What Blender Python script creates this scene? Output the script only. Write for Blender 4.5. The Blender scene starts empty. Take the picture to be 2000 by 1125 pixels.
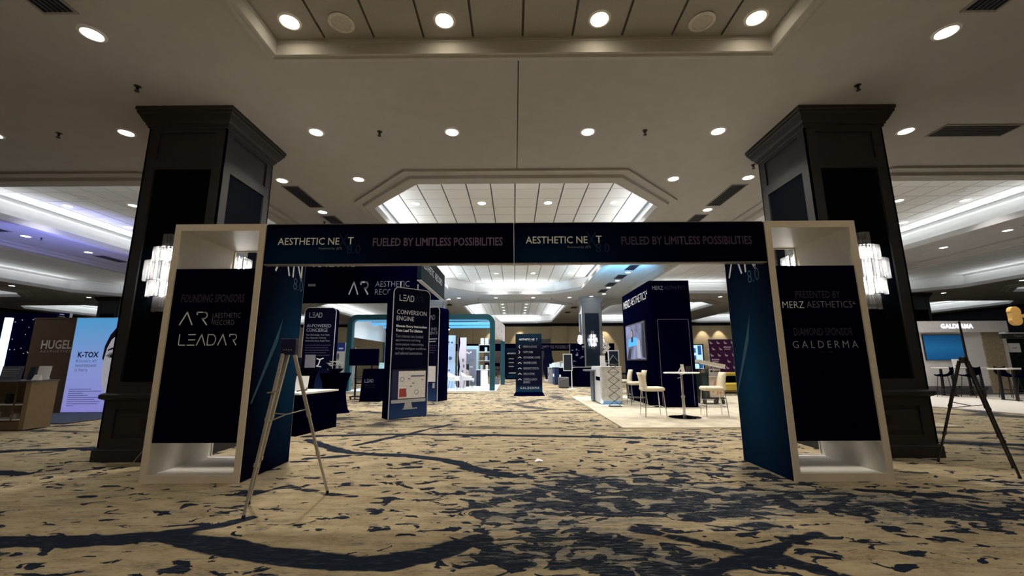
import bpy, math, random
import numpy as np
from mathutils import Vector, Matrix
random.seed(7)
SC = bpy.context.scene
COL = SC.collection
PI = math.pi

# ---------------------------------------------------------------- camera
F = 800.0                       # focal length in pixels of the 2000 px wide frame
PITCH = math.atan(144.5 / F); YAW = math.atan(4 / F); ROLL = math.radians(-0.25)
cd = bpy.data.cameras.new('camera'); cam = bpy.data.objects.new('camera', cd); COL.objects.link(cam)
cd.sensor_fit = 'HORIZONTAL'; cd.sensor_width = 36.0; cd.lens = 36.0 * F / 2000.0
cd.clip_start = 0.05; cd.clip_end = 300
cam.matrix_world = (Matrix.Translation((0, 0, 1.33)) @ Matrix.Rotation(YAW, 4, 'Z')
                    @ Matrix.Rotation(PI / 2 + PITCH, 4, 'X') @ Matrix.Rotation(ROLL, 4, 'Z'))
SC.camera = cam
# ---------------------------------------------------------------- world, exposure
w = bpy.data.worlds.new('world'); SC.world = w; w.use_nodes = True
w.node_tree.nodes['Background'].inputs[0].default_value = (0.5, 0.55, 0.7, 1)
w.node_tree.nodes['Background'].inputs[1].default_value = 0.02
SC.view_settings.view_transform = 'Standard'
try: SC.view_settings.look = 'None'
except Exception: pass
SC.view_settings.gamma = 1.0; SC.view_settings.use_curve_mapping = False
SC.view_settings.exposure = 0.0
P_DOWN = 10.0        # watts of a main ceiling downlight
P_FAR = 110.0         # the same in the far, brighter half of the hall
P_COVE = 10.0        # watts per metre of cove light
WARM = (1.0, 0.90, 0.76); NEUT = (1.0, 0.96, 0.91); COOL = (0.88, 0.94, 1.0)

# ---------------------------------------------------------------- materials
MATS = {}
def mat(name, rgb, rough=0.55, metal=0.0, spec=0.4, noise=30.0, amt=0.12, emit=0.0, ecol=None, bump=0.0, alpha=1.0, trans=0.0):
    if name in MATS: return MATS[name]
    m = bpy.data.materials.new(name); m.use_nodes = True; nt = m.node_tree
    b = nt.nodes['Principled BSDF']
    tc = nt.nodes.new('ShaderNodeTexCoord'); n = nt.nodes.new('ShaderNodeTexNoise')
    n.inputs['Scale'].default_value = noise; n.inputs['Detail'].default_value = 3
    nt.links.new(tc.outputs['Object'], n.inputs['Vector'])
    r = nt.nodes.new('ShaderNodeValToRGB')
    r.color_ramp.elements[0].position = 0.3; r.color_ramp.elements[1].position = 0.7
    r.color_ramp.elements[0].color = tuple(c * (1 - amt) for c in rgb) + (1,)
    r.color_ramp.elements[1].color = tuple(min(1, c * (1 + amt)) for c in rgb) + (1,)
    nt.links.new(n.outputs[0], r.inputs[0]); nt.links.new(r.outputs[0], b.inputs['Base Color'])
    b.inputs['Roughness'].default_value = rough; b.inputs['Metallic'].default_value = metal
    b.inputs['Specular IOR Level'].default_value = spec
    b.inputs['Alpha'].default_value = alpha; b.inputs['Transmission Weight'].default_value = trans
    if emit:
        b.inputs['Emission Color'].default_value = (ecol or rgb) + (1,); b.inputs['Emission Strength'].default_value = emit
    if bump:
        bp = nt.nodes.new('ShaderNodeBump'); bp.inputs['Strength'].default_value = bump; bp.inputs['Distance'].default_value = 0.01
        nt.links.new(n.outputs[0], bp.inputs['Height']); nt.links.new(bp.outputs[0], b.inputs['Normal'])
    MATS[name] = m; return m
def grad_mat(name, stops, axis=2, lo=0.0, hi=1.0, rough=0.8, spec=0.02, emit=0.0, radial=None):
    """printed colour gradient along an object axis (or radial around a point)"""
    m = bpy.data.materials.new(name); m.use_nodes = True; nt = m.node_tree; b = nt.nodes['Principled BSDF']
    tc = nt.nodes.new('ShaderNodeTexCoord'); mr = nt.nodes.new('ShaderNodeMapRange')
    mr.inputs[1].default_value = lo; mr.inputs[2].default_value = hi
    if radial:
        vm = nt.nodes.new('ShaderNodeVectorMath'); vm.operation = 'SUBTRACT'; vm.inputs[1].default_value = radial[0]
        vs = nt.nodes.new('ShaderNodeVectorMath'); vs.operation = 'MULTIPLY'; vs.inputs[1].default_value = radial[1]
        vl = nt.nodes.new('ShaderNodeVectorMath'); vl.operation = 'LENGTH'
        nt.links.new(tc.outputs['Object'], vm.inputs[0]); nt.links.new(vm.outputs[0], vs.inputs[0]); nt.links.new(vs.outputs[0], vl.inputs[0])
        nt.links.new(vl.outputs['Value'], mr.inputs[0])
    else:
        sx = nt.nodes.new('ShaderNodeSeparateXYZ'); nt.links.new(tc.outputs['Object'], sx.inputs[0]); nt.links.new(sx.outputs[axis], mr.inputs[0])
    r = nt.nodes.new('ShaderNodeValToRGB'); el = r.color_ramp.elements
    while len(el) < len(stops): el.new(0.5)
    for e, (p, c) in zip(el, stops): e.position = p; e.color = tuple(c) + (1,)
    nt.links.new(mr.outputs[0], r.inputs[0]); nt.links.new(r.outputs[0], b.inputs['Base Color'])
    b.inputs['Roughness'].default_value = rough; b.inputs['Specular IOR Level'].default_value = spec
    if emit:
        nt.links.new(r.outputs[0], b.inputs['Emission Color']); b.inputs['Emission Strength'].default_value = emit
    MATS[name] = m; return m

CEIL = mat('ceiling_paint', (0.44, 0.44, 0.45), 0.9, spec=0.1, noise=4, amt=0.03)
TRIM = mat('ceiling_trim', (0.45, 0.45, 0.455), 0.8, spec=0.15, noise=4, amt=0.03)
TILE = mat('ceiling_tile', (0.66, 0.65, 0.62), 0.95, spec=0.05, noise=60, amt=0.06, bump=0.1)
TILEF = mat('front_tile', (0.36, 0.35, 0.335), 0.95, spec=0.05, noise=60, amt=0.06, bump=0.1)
TGRID = mat('tile_grid', (0.13, 0.13, 0.135), 0.8, spec=0.1)
COVEW = mat('cove_white', (0.78, 0.78, 0.76), 0.9, spec=0.1, noise=4, amt=0.02)
WALL = mat('wall_beige', (0.52, 0.42, 0.26), 0.9, spec=0.1, noise=8, amt=0.05)
WALLD = mat('wall_dark', (0.02, 0.021, 0.03), 0.9, spec=0.1)
NAVYTRIM = mat('navy_cornice', (0.008, 0.012, 0.022), 0.6, spec=0.2)
COLP = mat('column_paint', (0.027, 0.028, 0.030), 0.42, spec=0.25, noise=12, amt=0.08)
COLN = mat('column_navy_panel', (0.0016, 0.0024, 0.0048), 0.85, spec=0.02, noise=12, amt=0.1)
BLACK = mat('navy_black_print', (0.0004, 0.0006, 0.0120), 0.9, spec=0.0, amt=0.05)
BLKF = mat('black_fabric', (0.0006, 0.0007, 0.0085), 0.9, spec=0.0, noise=80, amt=0.2)
BLKM = mat('black_metal', (0.012, 0.012, 0.014), 0.4, spec=0.4)
CREAM = mat('cream_laminate', (0.76, 0.70, 0.60), 0.5, spec=0.3, noise=20, amt=0.03)
WHITEI = mat('white_laminate', (0.76, 0.74, 0.70), 0.5, spec=0.3, noise=20, amt=0.03)
WHITE = mat('white_satin', (0.80, 0.80, 0.80), 0.45, spec=0.4, amt=0.02)
LETW = mat('white_print', (0.86, 0.91, 1.0), 0.6, spec=0.1, amt=0.02)
LETG = mat('grey_print', (0.20, 0.20, 0.24), 0.6, spec=0.1, amt=0.02)
LETM = mat('mid_grey_print', (0.36, 0.39, 0.47), 0.6, spec=0.1, amt=0.02)
LETD = mat('dim_violet_print', (0.045, 0.038, 0.085), 0.6, spec=0.1, amt=0.05)
LETP = mat('mauve_print', (0.19, 0.15, 0.27), 0.6, spec=0.1, amt=0.05)
LETB = mat('dim_blue_print', (0.018, 0.035, 0.085), 0.6, spec=0.1, amt=0.05)
CHROME = mat('chrome', (0.7, 0.7, 0.72), 0.18, metal=1.0, amt=0.03)
ALU = mat('aluminium', (0.50, 0.48, 0.44), 0.42, metal=0.75, noise=50, amt=0.1)
STEELD = mat('dark_steel', (0.06, 0.055, 0.055), 0.4, metal=0.6, amt=0.1)
LEATHER = mat('cream_leather', (0.74, 0.66, 0.50), 0.5, spec=0.3, noise=40, amt=0.05, bump=0.05)
TEAL = mat('teal_paint', (0.010, 0.075, 0.105), 0.5, spec=0.3)
TEALD = mat('dark_teal_fabric', (0.004, 0.022, 0.032), 0.7, spec=0.15)
VENT = mat('vent_slat', (0.003, 0.0035, 0.012), 0.6, spec=0.2)
SPKD = mat('sprinkler_brass', (0.015, 0.014, 0.014), 0.5, spec=0.3)
LENS = mat('downlight_lens', (1, 0.95, 0.86), 0.5, emit=14.0, ecol=(1.0, 0.95, 0.87))
LENSW = mat('warm_downlight_lens', (1, 0.85, 0.6), 0.5, emit=22.0, ecol=(1.0, 0.84, 0.58))
LED = mat('led_strip', (1, 1, 1), 0.5, emit=12.0, ecol=(0.95, 0.97, 1.0))
BLUELED = mat('blue_led', (0.1, 0.45, 0.9), 0.5, emit=0.55, ecol=(0.14, 0.5, 0.9))

# ---------------------------------------------------------------- mesh helpers
class MB:
    def __init__(s): s.v = []; s.f = []
    def add(s, vs, fs):
        k = len(s.v); s.v += [tuple(p) for p in vs]; s.f += [tuple(i + k for i in f) for f in fs]; return s
    def box(s, x0, y0, z0, x1, y1, z1):
        return s.add([(x0,y0,z0),(x1,y0,z0),(x1,y1,z0),(x0,y1,z0),(x0,y0,z1),(x1,y0,z1),(x1,y1,z1),(x0,y1,z1)],
                     [(0,3,2,1),(4,5,6,7),(0,1,5,4),(1,2,6,5),(2,3,7,6),(3,0,4,7)])
    def cbox(s, c, d): return s.box(c[0]-d[0]/2, c[1]-d[1]/2, c[2]-d[2]/2, c[0]+d[0]/2, c[1]+d[1]/2, c[2]+d[2]/2)
    def rbox(s, x0, y0, z0, x1, y1, z1, b=0.02):
        """box with chamfered vertical and top/bottom edges"""
        def ring(i, z): return [(x0+i+b,y0+i,z),(x1-i-b,y0+i,z),(x1-i,y0+i+b,z),(x1-i,y1-i-b,z),(x1-i-b,y1-i,z),(x0+i+b,y1-i,z),(x0+i,y1-i-b,z),(x0+i,y0+i+b,z)]
        rs = [ring(b, z0), ring(0, z0+b), ring(0, z1-b), ring(b, z1)]
        vs = [p for r in rs for p in r]; fs = [tuple(range(7,-1,-1)), tuple(range(24,32))]
        for k in range(3):
            for i in range(8): j=(i+1)%8; fs.append((k*8+i,k*8+j,k*8+8+j,k*8+8+i))
        return s.add(vs, fs)
    def cyl(s, p0, p1, r, n=10, r2=None, caps=True):
        p0 = Vector(p0); p1 = Vector(p1); r2 = r if r2 is None else r2
        d = (p1 - p0).normalized(); a = Vector((0,0,1)) if abs(d.z) < 0.9 else Vector((1,0,0))
        u = d.cross(a).normalized(); v = d.cross(u)
        vs = []
        for p, q in ((p0, r), (p1, r2)):
            for i in range(n): t = 2*PI*i/n; vs.append(tuple(p + u*math.cos(t)*q + v*math.sin(t)*q))
        fs = [(i, i+n, (i+1)%n+n, (i+1)%n) for i in range(n)]
        if caps: fs += [tuple(range(n)), tuple(range(2*n-1, n-1, -1))]
        return s.add(vs, fs)
    def tube(s, pts, r, n=8):
        for a, b in zip(pts, pts[1:]): s.cyl(a, b, r, n)
        return s
    def bar(s, p0, p1, w, t):
        """rectangular bar between two points"""
        p0 = Vector(p0); p1 = Vector(p1); d = (p1-p0).normalized(); a = Vector((0,0,1)) if abs(d.z) < 0.95 else Vector((0,1,0))
        u = d.cross(a).normalized()*w/2; v = d.cross(u).normalized()*t/2
        vs = [tuple(p+q) for p in (p0,p1) for q in (-u-v, u-v, u+v, -u+v)]
        return s.add(vs, [(0,1,2,3),(7,6,5,4),(0,4,5,1),(1,5,6,2),(2,6,7,3),(3,7,4,0)])
    def lathe(s, prof, n=20, c=(0,0,0), cap=True):
        vs = []
        for r, z in prof:
            for i in range(n): t = 2*PI*i/n; vs.append((c[0]+r*math.cos(t), c[1]+r*math.sin(t), c[2]+z))
        fs = []
        for k in range(len(prof)-1):
            for i in range(n): j=(i+1)%n; fs.append((k*n+i,k*n+j,k*n+n+j,k*n+n+i))
        if cap: fs += [tuple(range(n-1,-1,-1)), tuple(range((len(prof)-1)*n, len(prof)*n))]
        return s.add(vs, fs)
    def prism(s, poly, y0, y1):
        """polygon in XZ (seen from -Y, listed counter-clockwise) between y0 and y1"""
        n = len(poly); vs = [(p[0],y0,p[1]) for p in poly]+[(p[0],y1,p[1]) for p in poly]
        return s.add(vs, [tuple(range(n)), tuple(range(2*n-1,n-1,-1))]+[(i,i+n,(i+1)%n+n,(i+1)%n) for i in range(n)])
    def hprism(s, poly, z0, z1):
        n = len(poly); vs = [(p[0],p[1],z0) for p in poly]+[(p[0],p[1],z1) for p in poly]
        return s.add(vs, [tuple(range(n-1,-1,-1)), tuple(range(n,2*n))]+[(i,(i+1)%n,(i+1)%n+n,i+n) for i in range(n)])
    def stroke(s, pts, w, y0=-0.003, y1=0.0):
        """flat stroke along a polyline in XZ, joints mitred by overlap"""
        for (ax,az),(bx,bz) in zip(pts, pts[1:]):
            L = math.hypot(bx-ax,bz-az)
            if L < 1e-6: continue
            ex=(bx-ax)/L*w/2; ez=(bz-az)/L*w/2; nx=-ez; nz=ex
            s.prism([(ax-ex*.8-nx,az-ez*.8-nz),(bx+ex*.8-nx,bz+ez*.8-nz),(bx+ex*.8+nx,bz+ez*.8+nz),(ax-ex*.8+nx,az-ez*.8+nz)], y0, y1)
        return s
    def disc(s, cx, cz, r, y0=-0.003, y1=0.0, n=20, rz=None):
        rz = r if rz is None else rz
        return s.prism([(cx+r*math.cos(2*PI*i/n), cz+rz*math.sin(2*PI*i/n)) for i in range(n)], y0, y1)
    def build(s, name, m, parent=None, smooth=False, kind=None):
        me = bpy.data.meshes.new(name); me.from_pydata(s.v, [], s.f); me.update()
        import bmesh
        bm = bmesh.new(); bm.from_mesh(me); bmesh.ops.recalc_face_normals(bm, faces=bm.faces); bm.to_mesh(me); bm.free()
        if smooth: me.shade_smooth() if hasattr(me, 'shade_smooth') else None
        me.materials.append(m); return obj(name, me, parent, kind)
def obj(name, me, parent=None, kind=None):
    o = bpy.data.objects.new(name, me); COL.objects.link(o)
    if parent is not None: o.parent = parent
    if kind: o['kind'] = kind
    return o
def tag(o, label, cat, group=None):
    o['label'] = label; o['category'] = cat
    if group: o['group'] = group
    return o
def thing(name, label, cat, loc=(0,0,0), rz=0.0, group=None):
    o = bpy.data.objects.new(name, None); COL.objects.link(o); o.empty_display_size = 0.1
    o.location = loc; o.rotation_euler = (0,0,rz); return tag(o, label, cat, group)
def copy_thing(root, loc, rz=None, label=None, group=None):
    r = root.copy(); COL.objects.link(r); r.location = loc
    if rz is not None: r.rotation_euler = (0,0,rz)
    if label: r['label'] = label
    if group: r['group'] = group
    def rec(a, b):
        for ch in a.children:
            c = ch.copy(); COL.objects.link(c); c.parent = b; rec(ch, c)
    rec(root, r); return r
def arc(cx, cz, r, a0, a1, n=6): return [(cx+r*math.cos(math.radians(a0+(a1-a0)*i/n)), cz+r*math.sin(math.radians(a0+(a1-a0)*i/n))) for i in range(n+1)]
def rrect(x0, z0, x1, z1, r, tl=True, tr=True, bl=True, br=True):
    p = []
    p += arc(x0+r, z0+r, r, 180, 270) if bl else [(x0,z0)]
    p += arc(x1-r, z0+r, r, 270, 360) if br else [(x1,z0)]
    p += arc(x1-r, z1-r, r, 0, 90) if tr else [(x1,z1)]
    p += arc(x0+r, z1-r, r, 90, 180) if tl else [(x0,z1)]
    return p
def text(parent, s, o, size, m, r=(1,0,0), u=(0,0,1), name='lettering', ext=0.002, bold=-0.010, shear=0.0, space=1.0, align='C', off=0.001):
    """lettering fitted to size=(w,h); o = centre (or left end) of the text box on the face; r,u = right and up of the face"""
    c = bpy.data.curves.new(name, 'FONT'); c.body = s; c.size = 1.0; c.extrude = 0.0; c.offset = bold; c.shear = shear; c.space_character = space
    c.resolution_u = 2
    t = bpy.data.objects.new(name, c); me = bpy.data.meshes.new_from_object(t)
    bpy.data.objects.remove(t); bpy.data.curves.remove(c)
    n = len(me.vertices); co = np.empty(n*3); me.vertices.foreach_get('co', co); co = co.reshape(-1,3)
    lo = co.min(0); hi = co.max(0); W = hi[0]-lo[0]; Hh = hi[1]-lo[1]
    w_, h_ = size
    if h_ is None: h_ = Hh*w_/W
    if w_ is None: w_ = W*h_/Hh
    x = (co[:,0]-lo[0])/W*w_; y = (co[:,1]-lo[1])/Hh*h_ - h_/2
    if align == 'C': x -= w_/2
    R = np.array(r, float); U = np.array(u, float); N = np.cross(R, U); O = np.array(o, float) + N*(off+ext)
    co2 = O + np.outer(x, R) + np.outer(y, U); me.vertices.foreach_set('co', co2.ravel()); me.update()
    me.name = name; me.materials.clear(); me.materials.append(m)
    ob = obj(name, me, parent)
    return ob
def dup(o, name, loc, parent, rot=None):
    c = bpy.data.objects.new(name, o.data); COL.objects.link(c); c.location = loc; c.parent = parent
    if rot: c.rotation_euler = rot
    return c
def area(name, loc, sx, sy, watts, col, rot=(0,0,0), shape='RECTANGLE', spread=PI):
    l = bpy.data.lights.new(name, 'AREA'); l.shape = shape; l.size = sx; l.size_y = sy; l.energy = watts; l.color = col; l.spread = spread
    o = bpy.data.objects.new(name, l); COL.objects.link(o); o.location = loc; o.rotation_euler = rot; return o

# ---------------------------------------------------------------- setting: floor
ZC = 5.33                                  # ceiling height
XW = 37.0; YB = 43.4; YF = -7.0            # hall half width, back wall, front wall
def seg_d(px, py, pts):
    d = np.full(px.shape, 9.0)
    for (ax,ay),(bx,by) in zip(pts, pts[1:]):
        L2 = (bx-ax)**2+(by-ay)**2; t = np.clip(((px-ax)*(bx-ax)+(py-ay)*(by-ay))/L2, 0, 1)
        d = np.minimum(d, np.hypot(px-ax-t*(bx-ax), py-ay-t*(by-ay)))
    return d
def make_floor():
    # carpet pattern fields stored per vertex: vein = distance to a drawn vein minus its half width, blotch = density of dark flecks
    xs = np.concatenate([np.linspace(-XW,-8,20)[:-1], np.linspace(-8,8,201), np.linspace(8,XW,20)[1:]])
    ys = np.concatenate([np.linspace(YF,1.5,6)[:-1], np.linspace(1.5,10,140), np.linspace(10,YB+.5,60)[1:]])
    X, Y = np.meshgrid(xs, ys); nx, ny = len(xs), len(ys)
    veins = [(.115,[(-6.5,3.55),(-5.2,3.3),(-3.9,3.37),(-3.33,3.39),(-2.73,3.46),(-2.34,3.36),(-1.77,3.19),(-1.27,3.06),(-.85,3.04),(-.54,3.23),(-.3,3.4)]),
             (.06,[(-2.9,3.48),(-2.49,3.68),(-2.28,3.88)]),
             (.06,[(.95,3.6),(1.38,3.35),(1.62,3.22),(1.79,3.19),(2.17,3.43),(2.36,3.48)]), (.06,[(1.68,3.16),(1.87,2.99),(2.1,2.8)]), (.085,[(1.7,3.12),(1.31,2.96),(1.1,2.8)]),
             (.09,[(-3.62,7.49),(-2.49,6.45),(-1.53,6.26),(-.88,5.94),(-.28,5.28),(-.04,5.17)]), (.07,[(-2.93,6.09),(-2.42,6.28)]),
             (.10,[(-3.82,7.89),(-2.37,8.08),(-.43,7.93),(.88,7.8),(2.22,7.62)]), (.05,[(-2.75,4.47),(-2.5,4.78),(-1.93,4.51),(-1.59,4.46)]),
             (.06,[(5.2,3.7),(4.4,4.4),(3.6,4.6)]), (.10,[(-8,6.6),(-6.9,6.9),(-6.2,6.6)]), (.08,[(-8.4,5.2),(-7,5.5),(-6,5.3)]), (.1,[(6.4,7.2),(8,6.9),(9.5,7.3)]), (.07,[(-1.4,9.3),(-2.6,7.0)])]
    V = np.full(X.shape, 9.0)
    for wd, pts in veins: V = np.minimum(V, seg_d(X, Y, pts) - wd)
    blobs = [(.6,5.0,1.1,.9,.9),(1.2,4.3,1.0,.7,1.0),(-.1,3.9,.6,.5,.8),(-.1,3.1,.55,.4,1.0),(.55,3.35,.5,.5,1.0),(.95,3.0,.4,.35,.9),(2.2,4.3,.9,.45,1.0),(3.2,4.2,1.1,.45,1.0),(4.3,3.9,.9,.5,1.0),(3.0,5.3,.7,.6,.8),(2.7,7.2,1.1,.8,.6),(2.0,5.9,.9,.7,.75),
             (-1.9,6.3,.9,.35,.55),(-.7,5.6,.6,.4,.6),(-.4,4.6,.5,.3,.6),(-4.3,4.7,.8,.3,.35),(-5.6,4.9,.7,.4,.45),(-3.1,4.35,.7,.3,.35),(-3.5,2.9,.8,.25,.5),(3.7,7.8,1.2,.8,.5),(1.1,9.2,1.6,1.2,.4),(1.9,3.6,.5,.25,.5),(2.7,3.3,.5,.2,.4),(5.2,4.7,1.2,.5,.6),(0.2,7.3,1.4,.3,.25)]
    B = np.full(X.shape, -0.28) + 0.55*np.clip((Y-8)/6, 0, 1)
    for cx, cy, sx, sy, a in blobs: B = B + a*np.exp(-((X-cx)/sx)**2-((Y-cy)/sy)**2)
    B = np.clip(B, 0, 1.15)
    verts = np.stack([X.ravel(), Y.ravel(), np.zeros(X.size)], 1)
    idx = np.arange(nx*ny).reshape(ny, nx)
    q = np.stack([idx[:-1,:-1], idx[:-1,1:], idx[1:,1:], idx[1:,:-1]], -1).reshape(-1,4)
    me = bpy.data.meshes.new('floor'); me.from_pydata(verts.tolist(), [], q.tolist())
    a = me.attributes.new('vein', 'FLOAT', 'POINT'); a.data.foreach_set('value', np.clip(V,-.2,1).ravel().astype(np.float32))
    a = me.attributes.new('blotch', 'FLOAT', 'POINT'); a.data.foreach_set('value', B.ravel().astype(np.float32))
    m = bpy.data.materials.new('carpet'); m.use_nodes = True; nt = m.node_tree; N = nt.nodes; L = nt.links
    b = N['Principled BSDF']; b.inputs['Roughness'].default_value = 0.95; b.inputs['Specular IOR Level'].default_value = 0.05
    tc = N.new('ShaderNodeTexCoord')
    def noise(scale, sx=1, sy=1, det=4, rough=.55, off=0, dist=0):
        mp = N.new('ShaderNodeMapping'); mp.inputs['Scale'].default_value = (sx, sy, 1); mp.inputs['Location'].default_value = (off, off*.7, off*.3)
        L.new(tc.outputs['Object'], mp.inputs[0]); n = N.new('ShaderNodeTexNoise'); n.inputs['Scale'].default_value = scale
        n.inputs['Detail'].default_value = det; n.inputs['Roughness'].default_value = rough; n.inputs['Distortion'].default_value = dist
        L.new(mp.outputs[0], n.inputs['Vector']); return n.outputs[0]
    def math_(op, a, c, clamp=False):
        n = N.new('ShaderNodeMath'); n.operation = op; n.use_clamp = clamp
        for i, v in enumerate((a, c)):
            if isinstance(v, (int, float)): n.inputs[i].default_value = v
            else: L.new(v, n.inputs[i])
        return n.outputs[0]
    def rng(v, a, c, lo=0., hi=1.):
        n = N.new('ShaderNodeMapRange'); n.interpolation_type = 'SMOOTHSTEP'; L.new(v, n.inputs[0])
        for i, q_ in enumerate((a, c, lo, hi)): n.inputs[i+1].default_value = q_
        return n.outputs[0]
    def mixc(f, a, c):
        n = N.new('ShaderNodeMix'); n.data_type = 'RGBA'; L.new(f, n.inputs[0])
        for i, v in ((6,a),(7,c)):
            if isinstance(v, tuple): n.inputs[i].default_value = v + (1,)
            else: L.new(v, n.inputs[i])
        return n.outputs[2]
    def attr(n_): n = N.new('ShaderNodeAttribute'); n.attribute_name = n_; return n.outputs['Fac']
    tan = mixc(rng(noise(2.6, 1, 2.4, 6, .7), .32, .68), (.215,.165,.095), (.44,.36,.225))
    tan = mixc(rng(noise(34, .8, 1.6, 4, .7), .38, .72), tan, (.37,.31,.205))
    # dark flecks, coarse + fine, stretched across the hall
    n1 = noise(6.0, .72, 1.25, 4, .50, 3, .7)
    dens = math_('ADD', attr('blotch'), math_('MULTIPLY', math_('SUBTRACT', noise(1.3, .8, 1.5, 4, .6, 40), .5), 1.7), False)
    f1 = math_('ADD', n1, math_('MULTIPLY', dens, .15), False)
    big = rng(f1, .60, .613)
    # grey worn streaks around and inside the flecks
    n2 = noise(6.5, .5, 3.0, 7, .78, 11)
    f2 = math_('ADD', n2, math_('MULTIPLY', dens, .11), False)
    grey = rng(f2, .53, .64)
    vd = math_('ADD', attr('vein'), math_('MULTIPLY', math_('SUBTRACT', noise(2.6, 1, 1.3, 3, .5, 5), .5), .20), False)
    vein = math_('SUBTRACT', 1.0, rng(vd, -.012, .012), True)
    # faint wandering veins of the repeat, further away
    vo = N.new('ShaderNodeTexVoronoi'); vo.feature = 'DISTANCE_TO_EDGE'; vo.inputs['Scale'].default_value = .34
    mp = N.new('ShaderNodeMapping'); mp.inputs['Scale'].default_value = (.45, 1.25, 1); L.new(tc.outputs['Object'], mp.inputs[0])
    nd = N.new('ShaderNodeTexNoise'); nd.inputs['Scale'].default_value = 1.1; nd.inputs['Detail'].default_value = 4
    L.new(mp.outputs[0], nd.inputs['Vector']); vv = N.new('ShaderNodeVectorMath'); vv.operation = 'MULTIPLY_ADD'
    L.new(nd.outputs[1], vv.inputs[0]); vv.inputs[1].default_value = (.9,.9,0); L.new(mp.outputs[0], vv.inputs[2]); L.new(vv.outputs[0], vo.inputs['Vector'])
    sp = N.new('ShaderNodeSeparateXYZ'); L.new(tc.outputs['Object'], sp.inputs[0])
    far = math_('MAXIMUM', rng(sp.outputs[1], 7.5, 9.5), rng(math_('ABSOLUTE', sp.outputs[0], 0), 6, 7.5), False)
    fv = math_('MULTIPLY', math_('SUBTRACT', 1.0, rng(vo.outputs[0], .02, .05), True), far, True)
    fv = math_('MULTIPLY', fv, rng(noise(1.2, 1, 1, 3, .5, 20), .40, .52), True)
    c1 = mixc(math_('MULTIPLY', grey, .8, True), tan, mixc(rng(noise(30, .6, 3, 3), .35, .65), (.055,.065,.075), (.20,.20,.19)))
    navy = mixc(rng(noise(14, .6, 2.5, 4, .7, 2), .5, .75), (.011,.016,.028), (.050,.060,.072))
    allv = math_('MAXIMUM', math_('MAXIMUM', big, vein), math_('MULTIPLY', fv, .85), True)
    col = mixc(allv, c1, navy)
    # worn pale scratches across the dense dark areas
    scr = math_('MULTIPLY', rng(noise(24, .30, 2.6, 5, .75, 31), .52, .62), rng(math_('ADD', dens, math_('MULTIPLY', noise(1.7, .6, 1.4, 3, .5, 60), .8), False), .75, 1.3), True)
    col = mixc(math_('MULTIPLY', scr, .5, True), col, (.235,.235,.225))
    L.new(col, b.inputs['Base Color'])
    bp = N.new('ShaderNodeBump'); bp.inputs['Strength'].default_value = .25; bp.inputs['Distance'].default_value = .006
    L.new(noise(220, 1, 1, 2), bp.inputs['Height']); L.new(bp.outputs[0], b.inputs['Normal'])
    me.materials.append(m); o = obj('floor', me); o['kind'] = 'structure'; o['label'] = 'tan carpet with navy vein and fleck pattern across the hall'
make_floor()

# ---------------------------------------------------------------- setting: walls
def struct(mb, name, m, label):
    o = mb.build(name, m); o['kind'] = 'structure'; o['label'] = label; return o
wb = struct(MB().box(-XW,YB,0,XW,YB+.2,ZC+.8), 'wall_back', WALL, 'beige back wall of the hall under a dark cornice')
struct(MB().box(-XW-.2,YF,0,-XW,YB,ZC+.8), 'wall_left', WALLD, 'dark left wall at the far side of the hall')
struct(MB().box(XW,YF,0,XW+.2,YB,ZC+.8), 'wall_right', WALLD, 'dark right wall at the far side of the hall')
struct(MB().box(-XW,YF-.2,0,XW,YF,ZC+.8), 'wall_front', WALL, 'beige wall behind the viewer')
c_ = MB(); c_.box(-XW,YB-.10,ZC-.30,XW,YB,ZC); c_.box(-XW,YB-.16,ZC-.14,XW,YB-.10,ZC)
struct(c_, 'trim_1', NAVYTRIM, 'dark navy cornice along the top of the back wall')
struct(MB().box(-XW,YB-.03,0,XW,YB,.18), 'baseboard_back', NAVYTRIM, 'dark baseboard along the back wall')
for x in (-15.5,-5.2,4.75,15.5,25.8): MB().box(x-.78,YB-.22,0,x+.78,YB,ZC-.3).build('pilaster', WALL, wb)
for k, x in enumerate((2.9,-2.2)):
    d = MB(); d.box(x-.75,YB-.06,0,x+.75,YB-.005,3.55)
    o = d.build('door_%d' % (k+1), mat('door_grey', (.13,.125,.12), .5)); o['kind']='structure'; o['label']='grey door in the back wall %s the tall direction sign' % ('right of','left of')[k]
    f = MB(); f.box(x-.9,YB-.09,0,x-.75,YB-.005,3.7); f.box(x+.75,YB-.09,0,x+.9,YB-.005,3.7); f.box(x-.9,YB-.09,3.55,x+.9,YB-.005,3.7); f.build('door_frame', mat('door_frame_grey',(.2,.19,.17),.5), o)

# ---------------------------------------------------------------- setting: ceiling with recessed trays
def octagon(cx, hx, y0, y1, c, o=0.0):
    c = c + 0.586*o if c > 0 else 0; hx += o; y0 -= o; y1 += o
    if c == 0: return [(cx-hx,y0),(cx+hx,y0),(cx+hx,y1),(cx-hx,y1)]
    return [(cx-hx+c,y0),(cx+hx-c,y0),(cx+hx,y0+c),(cx+hx,y1-c),(cx+hx-c,y1),(cx-hx+c,y1),(cx-hx,y1-c),(cx-hx,y0+c)]
TX = [0.05, -10.3, 10.35, -20.7, 20.75, -31.0, 31.0]
ROWS = [(8.48, 23.5), (27.1, 41.6)]
TR = []                                       # (cx, hx, y0, y1, chamfer, outer offset, lit)
for r in ROWS:
    for x in TX: TR.append((x, 3.6, r[0], r[1], 1.42, .45, True))
TR.append((0.13, 3.24, -5.0, 4.72, 0.0, .13, False))
import bmesh
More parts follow.
